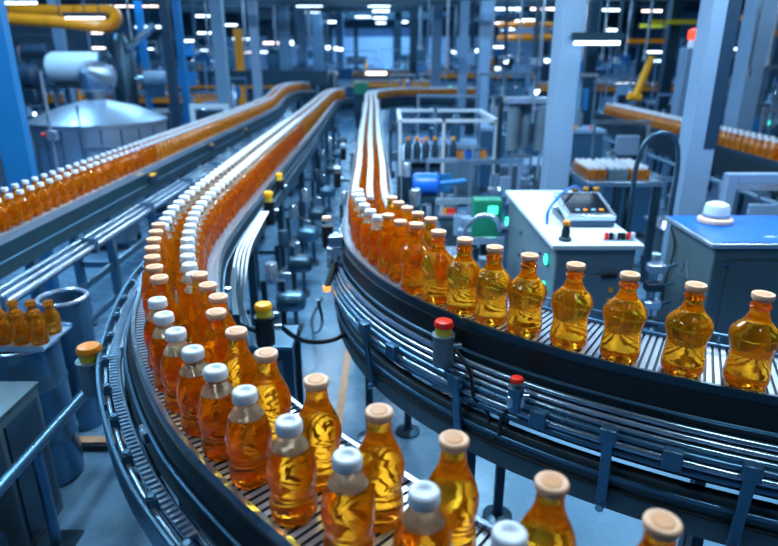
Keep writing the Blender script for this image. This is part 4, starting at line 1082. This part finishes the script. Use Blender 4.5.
MB().cyl((.03, 0, .19), (.03, 0, .30), .025, 14).build('outlet', steel_d, t)
t = thing('control_cabinet', 'dark upright cabinet beside the wide drum at the left edge', 'cabinet', (-1.62, 2.0, 0))
t.location = (-1.45, 1.93, 0)
MB().bb(-.10, .10, -.13, .13, 0, .58).build('body', cab_m, t, bevel=.006); MB().bb(-.105, .105, -.135, .135, .581, .59).build('top', cab_m, t, smooth=0)
MB().bb(.101, .106, -.10, .10, .05, .54).build('door', steel_d, t, smooth=0)
for i, (x, y, w, d, h) in enumerate(((-1.42, 4.9, .3, .4, .5), (-1.45, 5.8, .35, .4, .55), (-1.42, 6.9, .3, .5, .6), (-1.45, 8.2, .35, .5, .65))):
    small_machine(x, y, w, d, h, ['low machine between left and middle conveyors, nearest', 'low machine between left and middle conveyors, second back', 'low machine between left and middle conveyors, third back', 'low machine between left and middle conveyors, furthest'][i], 60 + i)

# ------------------------------------------------------------------ background left and far machinery
t = thing('door_guard', 'white-framed guard cage with a red item inside, beyond the left conveyor', 'guard', (on_d(216, 110, 8.6)[0] - .08, 8.6, 0))
for x in (-.24, .22): MB().bb(x - .03, x + .03, -.03, .03, 0, 1.08).build('post', paint_w, t, smooth=0)
MB().bb(-.27, .25, -.03, .03, 1.08, 1.14).build('crossbar', paint_w, t, smooth=0)
MB().bb(-.2, .18, .0, .01, .1, 1.05).build('panel', steel_d, t, smooth=0)
MB().lathe([(.04, .5), (.045, .52), (.045, .78), (.015, .84), (.015, .88)], (.02, -.06, 0), 14).build('extinguisher', red_p, t)
BG = [(-5.0, 8.0, .9, .6, 1.1), (-4.6, 5.9, .5, .5, .75), (-2.9, 9.2, .8, .6, 1.15), (-4.2, 10.8, 1.0, .7, 1.5), (-2.75, 11.4, .7, .6, 1.3), (-6.0, 10.2, 1.1, .7, 1.5), (-3.6, 13.2, 1.2, .8, 1.6), (-6.3, 14.0, 1.4, .8, 1.8), (-8.6, 13.5, 1.4, .9, 1.9),
      (-2.2, 15.5, .9, .8, 1.3), (-4.6, 17.5, 1.6, 1, 1.9), (-7.6, 18.5, 1.8, 1, 2.1), (-1.6, 20, 1.4, 1, 1.5), (-10.5, 18.5, 1.8, 1, 2.3), (-4.2, 23, 2, 1.2, 2.0), (-8, 25, 2, 1.2, 2.4), (-1.6, 27, 2.2, 1.4, 1.9), (1.0, 24, 1.6, 1.2, 1.5),
      (1.6, 16, 1.3, .9, 1.5), (3.6, 14, 1.3, .9, 1.7), (2.2, 11.2, 1.0, .7, 1.5), (4.2, 11.5, 1.0, .7, 1.7), (5.4, 9.0, .9, .7, 1.6), (6.2, 12, 1.2, .8, 1.9), (7.2, 10, .9, .7, 1.8), (4.9, 7.3, .6, .6, 1.4), (4.3, 5.7, .5, .5, 1.2), (5.2, 17, 1.6, 1, 2.0), (7.8, 15.5, 1.4, 1, 2.1),
      (3.4, 20, 1.8, 1, 1.9), (6.5, 22, 2, 1, 2.3), (9.8, 19, 1.8, 1, 2.4), (.8, 32, 2.5, 1.5, 2.0), (4.4, 29, 2.5, 1.5, 2.3), (-4.2, 33, 2.5, 1.5, 2.2), (9, 28, 2.5, 1.5, 2.6), (-9, 33, 2.5, 1.5, 2.6), (3.9, 9.6, .5, .5, 1.3)]
BG_LATER = True
# background transfer lines with amber bottles
def far_line(x0, x1, y, z, label, n):
    t = thing('transfer_line', label, 'conveyor', ((x0 + x1) / 2, y, 0)); L = x1 - x0
    MB().bb(-L / 2, L / 2, -.13, .13, z - .14, z).build('bed', steel_d, t, smooth=0)
    MB().bb(-L / 2, L / 2, -.16, -.131, z - .03, z + .03).build('edge_strip', orange_p, t, smooth=0)
    MB().bb(-L / 2, L / 2, .131, .15, z - .03, z + .10).build('guide_rail', steel_l, t, smooth=0)
    for k in range(max(2, int(L / 1.3))):
        x = -L / 2 + .1 + (L - .2) * k / (max(2, int(L / 1.3)) - 1)
        MB().bb(x - .03, x + .03, -.1, .1, 0, z - .14).build('leg', steel_d, t, smooth=0)
    b = MB(); s = x0 + .06
    while s < x1 - .05:
        b.cur = 0; b.lathe([(.036, 0), (.036, .09), (.015, .13)], (s, y, z + .0005), 8); b.cur = 1; b.lathe([(.019, .1305), (.019, .155)], (s, y, z), 8); s += .10
    o = b.build('distant_bottles', [amber_far, white_m]); tag(o, 'tiny amber bottles packed along ' + label, 'bottles', kind='stuff')
far_line(-9.5, -3.2, 12.1, .95, 'the transfer line crossing the left background', 0)
far_line(-6.8, -2.5, 16.4, 1.0, 'the transfer line behind the yellow post', 0)
far_line(-1.9, 2.6, 22, 1.12, 'the transfer line before the far white wall', 0)
far_line(-1.0, 1.2, 17.2, 1.0, 'the short transfer line behind the green box', 0)
far_line(3.0, 7.5, 13.2, 1.1, 'the transfer line in the right background', 0)
far_line(1.2, 5.0, 18.0, 1.2, 'the transfer line beneath the orange ring', 0)
p = on_d(359, 89, 13.6)
t = thing('green_machine_box', 'dark green box at the far end between middle and right conveyors', 'box', (-.62, 14.2, 0))
MB().bb(-.16, .16, -.2, .2, .95, 1.2).build('body', green_m, t, bevel=.01); MB().bb(-.12, .12, -.15, .15, 0, .95).build('stand', steel_d, t, smooth=0)
t = thing('inspection_lamp', 'bright warm lamp glowing at the far end of the aisle', 'lamp', (-.38, 19, 0))
MB().bb(-.3, .3, -.05, .05, 1.22, 1.30).build('tube', glow_f, t, smooth=0); MB().bb(-.34, .34, -.08, .08, 1.301, 1.36).build('housing', steel_d, t, smooth=0)
for a in (-.3, .3): MB().bb(a - .03, a + .03, .06, .10, 0, 1.36).build('leg', steel_d, t, smooth=0)
t = thing('far_enclosure', 'dark glazed enclosure at the far end left of the white wall', 'enclosure', (-1.9, 15.6, 0))
MB().bb(-.6, .6, -.4, .4, .3, 1.35).build('body', steel_d, t, bevel=.02)
for x in (-.6, -.2, .2, .6): MB().bb(x - .02, x + .02, -.43, -.401, .3, 1.35).build('mullion', steel_l, t, smooth=0)
MB().bb(-.62, .62, -.43, .42, 1.351, 1.40).build('roof', steel, t, smooth=0)
for x in (-.5, .5): MB().bb(x - .04, x + .04, -.3, .3, 0, .3).build('leg', steel_d, t, smooth=0)
# yellow gantries upper right
for i, (px0, px1, py, D, m) in enumerate(((628, 664, 41, 9.5, orange_p), (650, 705, 22, 9.8, ring_y), (742, 790, 18, 8, orange_p), (744, 800, 33, 8.2, orange_p), (640, 668, 26, 11, ring_y))):
    a = on_d(px0, py, D); b_ = on_d(px1, py, D)
    t = thing('yellow_gantry_bar', '%s yellow overhead bar in the upper right' % ORD[i], 'bar', (a[0], D, a[2]))
    MB().bb(0, b_[0] - a[0], -.03, .03, -.03, .03).build('bar', m, t, smooth=0)
    for x in (.04, b_[0] - a[0] - .04): MB().cyl((x, 0, .03), (x, 0, ZC - a[2]), .010, 6).build('hanger', steel_d, t)
p = on_d(636, 62, 9.4)
t = thing('robot_arm', 'yellow bent robot arm in the right background', 'robot arm', (p[0], 9.0, 0))
MB().lathe([(.14, 0), (.14, .06), (.07, .10), (.07, 1.15)], n=20).build('base', steel_d, t)
MB().cyl((-.10, 0, 1.2), (.06, 0, 1.75), .05, 12).build('upper_arm', yellow_p, t)
MB().cyl((-.20, 0, 1.22), (-.02, 0, 1.2), .055, 12).build('forearm', yellow_p, t)
p = on_d(692, 45, 8.0)
t = thing('signal_tower', 'white tower with glowing red top behind the dark-clad column', 'signal tower', (p[0], 8.0, 0))
MB().bb(-.1, .1, -.1, .1, 0, 1.85).build('body', paint_l, t, bevel=.01)
MB().lathe([(.05, 1.851), (.05, 1.93), (.04, 1.95)], n=16).build('stem', white_m, t)
MB().lathe([(.06, 1.951), (.06, 2.05), (0, 2.08)], n=16).build('lamp', mat('red_lamp', (.9, .05, .03), .4, emit=(1, .06, .02), estr=2), t)


LAND = [(-200, 'beyond the left edge of the picture'), (25, 'behind the bright blue column'), (80, 'behind the white drum'), (125, 'behind the grey silo'), (175, 'behind the navy column pair'), (221, 'behind the grey-blue column by the guard cage'), (242, 'by the yellow post'),
        (270, 'by the left conveyor\'s climbing end'), (330, 'left of the far white wall'), (375, 'below the far white wall'), (415, 'right of the far white wall'), (440, 'by the four pendant lamps'), (465, 'by the first slim light column'), (487, 'by the second slim pale column'),
        (525, 'under the orange ring'), (563, 'behind the thick light column'), (600, 'beside the big hanging strip lamp'), (640, 'by the yellow robot arm'), (668, 'behind the red-topped tower'), (700, 'behind the dark-clad column'), (740, 'by the pale corner column'), (775, 'at the right edge'), (900, 'beyond the right edge')]
def landmark(px): return min(LAND, key=lambda q: abs(q[0] - px))[1]
seenl = {}
def uniq(lb, far):
    seenl.setdefault(lb, 0); seenl[lb] += 1
    n = seenl[lb]
    return lb if n == 1 else lb + [', next farther one', ', third farther one', ', fourth farther one', ', fifth farther one', ', sixth farther one'][min(n - 2, 4)]
OCC = floor_things() + [(-10, -2.8, 11.8, 12.4), (-7, -2.4, 16.1, 16.7), (-2, 2.7, 21.7, 22.3), (-1.1, 1.3, 16.9, 17.5), (2.9, 7.6, 12.9, 13.5), (1.1, 5.1, 17.7, 18.3), (2.9, 3.6, 3.5, 9.6), (-2.2, -.6, 10, 13.4), (-.6, 2.4, 12, 14.2), (-2.35, -1.65, 1, 12), (-1.3, -.55, 2, 13), (-.6, .25, 2, 13), (-.5, 2.9, -1, 2.6)]
BG += [(1.1, 5.6, .3, .3, 1.0), (2.3, 7.2, .5, .4, 1.2), (1.2, 7.2, .45, .4, 1.2), (1.75, 7.4, .4, .4, 1.3), (3.8, 7.9, .5, .5, 1.4), (3.9, 6.6, .4, .4, 1.2), (4.6, 8.6, .6, .5, 1.6), (5.8, 7.8, .6, .5, 1.5), (2.6, 9.6, .7, .5, 1.4), (1.2, 10.0, .6, .5, 1.3),
       (-3.3, 8.0, .5, .4, 1.0), (-2.7, 7.0, .4, .4, .9), (-3.9, 9.4, .5, .4, 1.2), (-5.6, 9.0, .6, .5, 1.3), (-4.9, 11.2, .7, .5, 1.4), (-6.9, 11.5, .8, .6, 1.6), (-2.6, 14.2, .7, .6, 1.3), (-5.3, 15.0, .9, .7, 1.6), (2.9, 15.5, .9, .7, 1.7), (4.6, 15.8, 1.0, .7, 1.9),
       (1.0, 14.8, .7, .6, 1.3), (.9, 19.5, .9, .7, 1.5), (-.9, 24.5, 1.1, .8, 1.6), (2.6, 26, 1.4, 1, 1.9), (6.5, 18.2, 1.3, .9, 2.0), (-6.2, 21, 1.5, 1, 2.0)]
for i, (px, D, m, r) in enumerate(((428, 9.5, steel, .015), (447, 10.5, steel_l, .018), (455, 14, steel, .03), (472, 13, steel_d, .04), (492, 9.8, steel, .02), (505, 8.8, steel_d, .02), (519, 8.5, steel_l, .015), (535, 7.9, steel_d, .03), (541, 7.7, steel, .02), (583, 9, steel_l, .02), (603, 9.4, steel, .02),
        (617, 8.2, steel_d, .025), (626, 11.4, steel_l, .02), (646, 9.0, steel, .02), (706, 6.1, steel_d, .02), (752, 5.6, steel, .015), (770, 7.6, steel_l, .025), (90, 10.5, steel, .03), (108, 11, steel_d, .04), (133, 10.5, steel, .02), (197, 12.5, steel_d, .04), (209, 11, steel, .02), (246, 13.5, steel_l, .03), (276, 15.5, steel, .04), (296, 17, steel_d, .06), (310, 19.5, steel_l, .05), (327, 21, steel, .06), (420, 17, steel_l, .05))):
    x = on_d(px, 50, D)[0]
    t = thing('drop_pipe', uniq('thin vertical steel pipe hanging ' + landmark(px), 0), 'pipe', (x, D, 0))
    MB().cyl((0, 0, 1.5 + .03 * D), (0, 0, ZC), r, 8).build('pipe', m, t)
    MB().lathe([(r * 1.8, 1.42 + .03 * D), (r * 1.8, 1.5 + .03 * D)], n=10).build('fitting', steel_l, t)
BG.sort(key=lambda q: q[1])
for i, q in enumerate(BG):
    small_machine(*q, lambda x, y: uniq('steel background machine ' + landmark(pix(Vector((x, y, .8)))[0]), 0), 100 + i, pal=[steel, steel_b, paint_g, steel_l, steel_d, paint_l, orange_p])
# ------------------------------------------------------------------ unseen lamps above the machines, added to light hall and backlight bottles
def lamp_over(x, y, z, L, power, col, rz=0, W_=.16):
    t = thing('unseen_lamp', 'long unseen overhead lamp added to light the hall', 'lamp', (x, y, z), rz, 'unseen overhead lamps added to light the hall')
    MB().bb(-L / 2, L / 2, -W_ / 2, W_ / 2, .02, .08).build('housing', steel_d, t, smooth=0)
    for a in (-L / 2 + .1, L / 2 - .1): MB().cyl((a, 0, .08), (a, 0, ZC - z), .01, 6).build('rod', steel_d, t)
    ld = bpy.data.lights.new('lamp_light', 'AREA'); ld.shape = 'RECTANGLE'; ld.size = L; ld.size_y = W_; ld.energy = power; ld.color = col
    lo = bpy.data.objects.new('lamp_light', ld); C.objects.link(lo); lo.parent = t; lo.location = (0, 0, 0)
cool = (.36, .70, 1.0); neut = (.70, .89, 1.0)
for (x, y, z, L, pw, c_, rz) in ((-1.5, .9, 3.2, 1.2, 22, neut, PI / 2), (1.0, .8, 3.2, 1.2, 20, neut, PI / 2), (-.4, 3.2, 2.9, 1.5, 120, neut, 0), (2.1, 2.7, 3.1, 1.5, 90, neut, 0), (-2.9, 3.8, 3.2, 1.8, 70, cool, PI / 2),
        (-1.4, 5.6, 3.6, 2.0, 80, neut, PI / 2), (1.0, 6.4, 3.6, 2.0, 80, cool, PI / 2), (3.6, 6.2, 3.6, 2.0, 90, neut, PI / 2), (-4.4, 7.2, 3.6, 2.4, 110, cool, PI / 2), (-.4, 9.5, 3.8, 2.4, 120, neut, 0), (3.2, 10, 3.8, 2.4, 140, cool, 0), (-4.0, 11.5, 3.8, 2.4, 140, cool, 0),
        (0, 15, 4.2, 3, 220, cool, 0), (6, 14, 4.2, 3, 240, cool, 0), (-7, 15.5, 4.2, 3, 240, cool, 0), (0, 23, 4.6, 4, 380, cool, 0), (-7, 24, 4.6, 4, 360, cool, 0), (7, 23, 4.6, 4, 360, cool, 0), (0, 34, 5, 5, 600, cool, 0), (-8, 36, 5, 5, 450, cool, 0), (8, 36, 5, 5, 450, cool, 0), (0, 42, 5, 6, 700, cool, 0)):
    lamp_over(x, y, z, L, pw, c_, rz)

# ------------------------------------------------------------------ world, camera
w = bpy.data.worlds.new('hall_ambient'); bpy.context.scene.world = w; w.use_nodes = True
w.node_tree.nodes['Background'].inputs['Color'].default_value = (.25, .5, 1, 1)
w.node_tree.nodes['Background'].inputs['Strength'].default_value = .3
cam = bpy.data.cameras.new('camera'); co = bpy.data.objects.new('camera', cam); C.objects.link(co)
co.location = (0, 0, HC); co.rotation_euler = (PI / 2 - PITCH, 0, 0)
cam.sensor_width = 36; cam.lens = FPX / 778 * 36; cam.clip_start = .02; cam.clip_end = 200
cam.dof.use_dof = True; cam.dof.focus_distance = 1.6; cam.dof.aperture_fstop = 2.3
sc = bpy.context.scene; sc.camera = co
vs = sc.view_settings; vs.view_transform = 'Standard'; vs.look = 'None'; vs.gamma = 1; vs.exposure = -0.05; vs.use_curve_mapping = False
sc.cycles.max_bounces = 10; sc.cycles.transmission_bounces = 8; sc.cycles.transparent_max_bounces = 8; sc.cycles.diffuse_bounces = 2; sc.cycles.glossy_bounces = 4
sc.cycles.caustics_refractive = True; sc.cycles.caustics_reflective = False; sc.cycles.sample_clamp_indirect = 6; sc.cycles.use_denoising = True
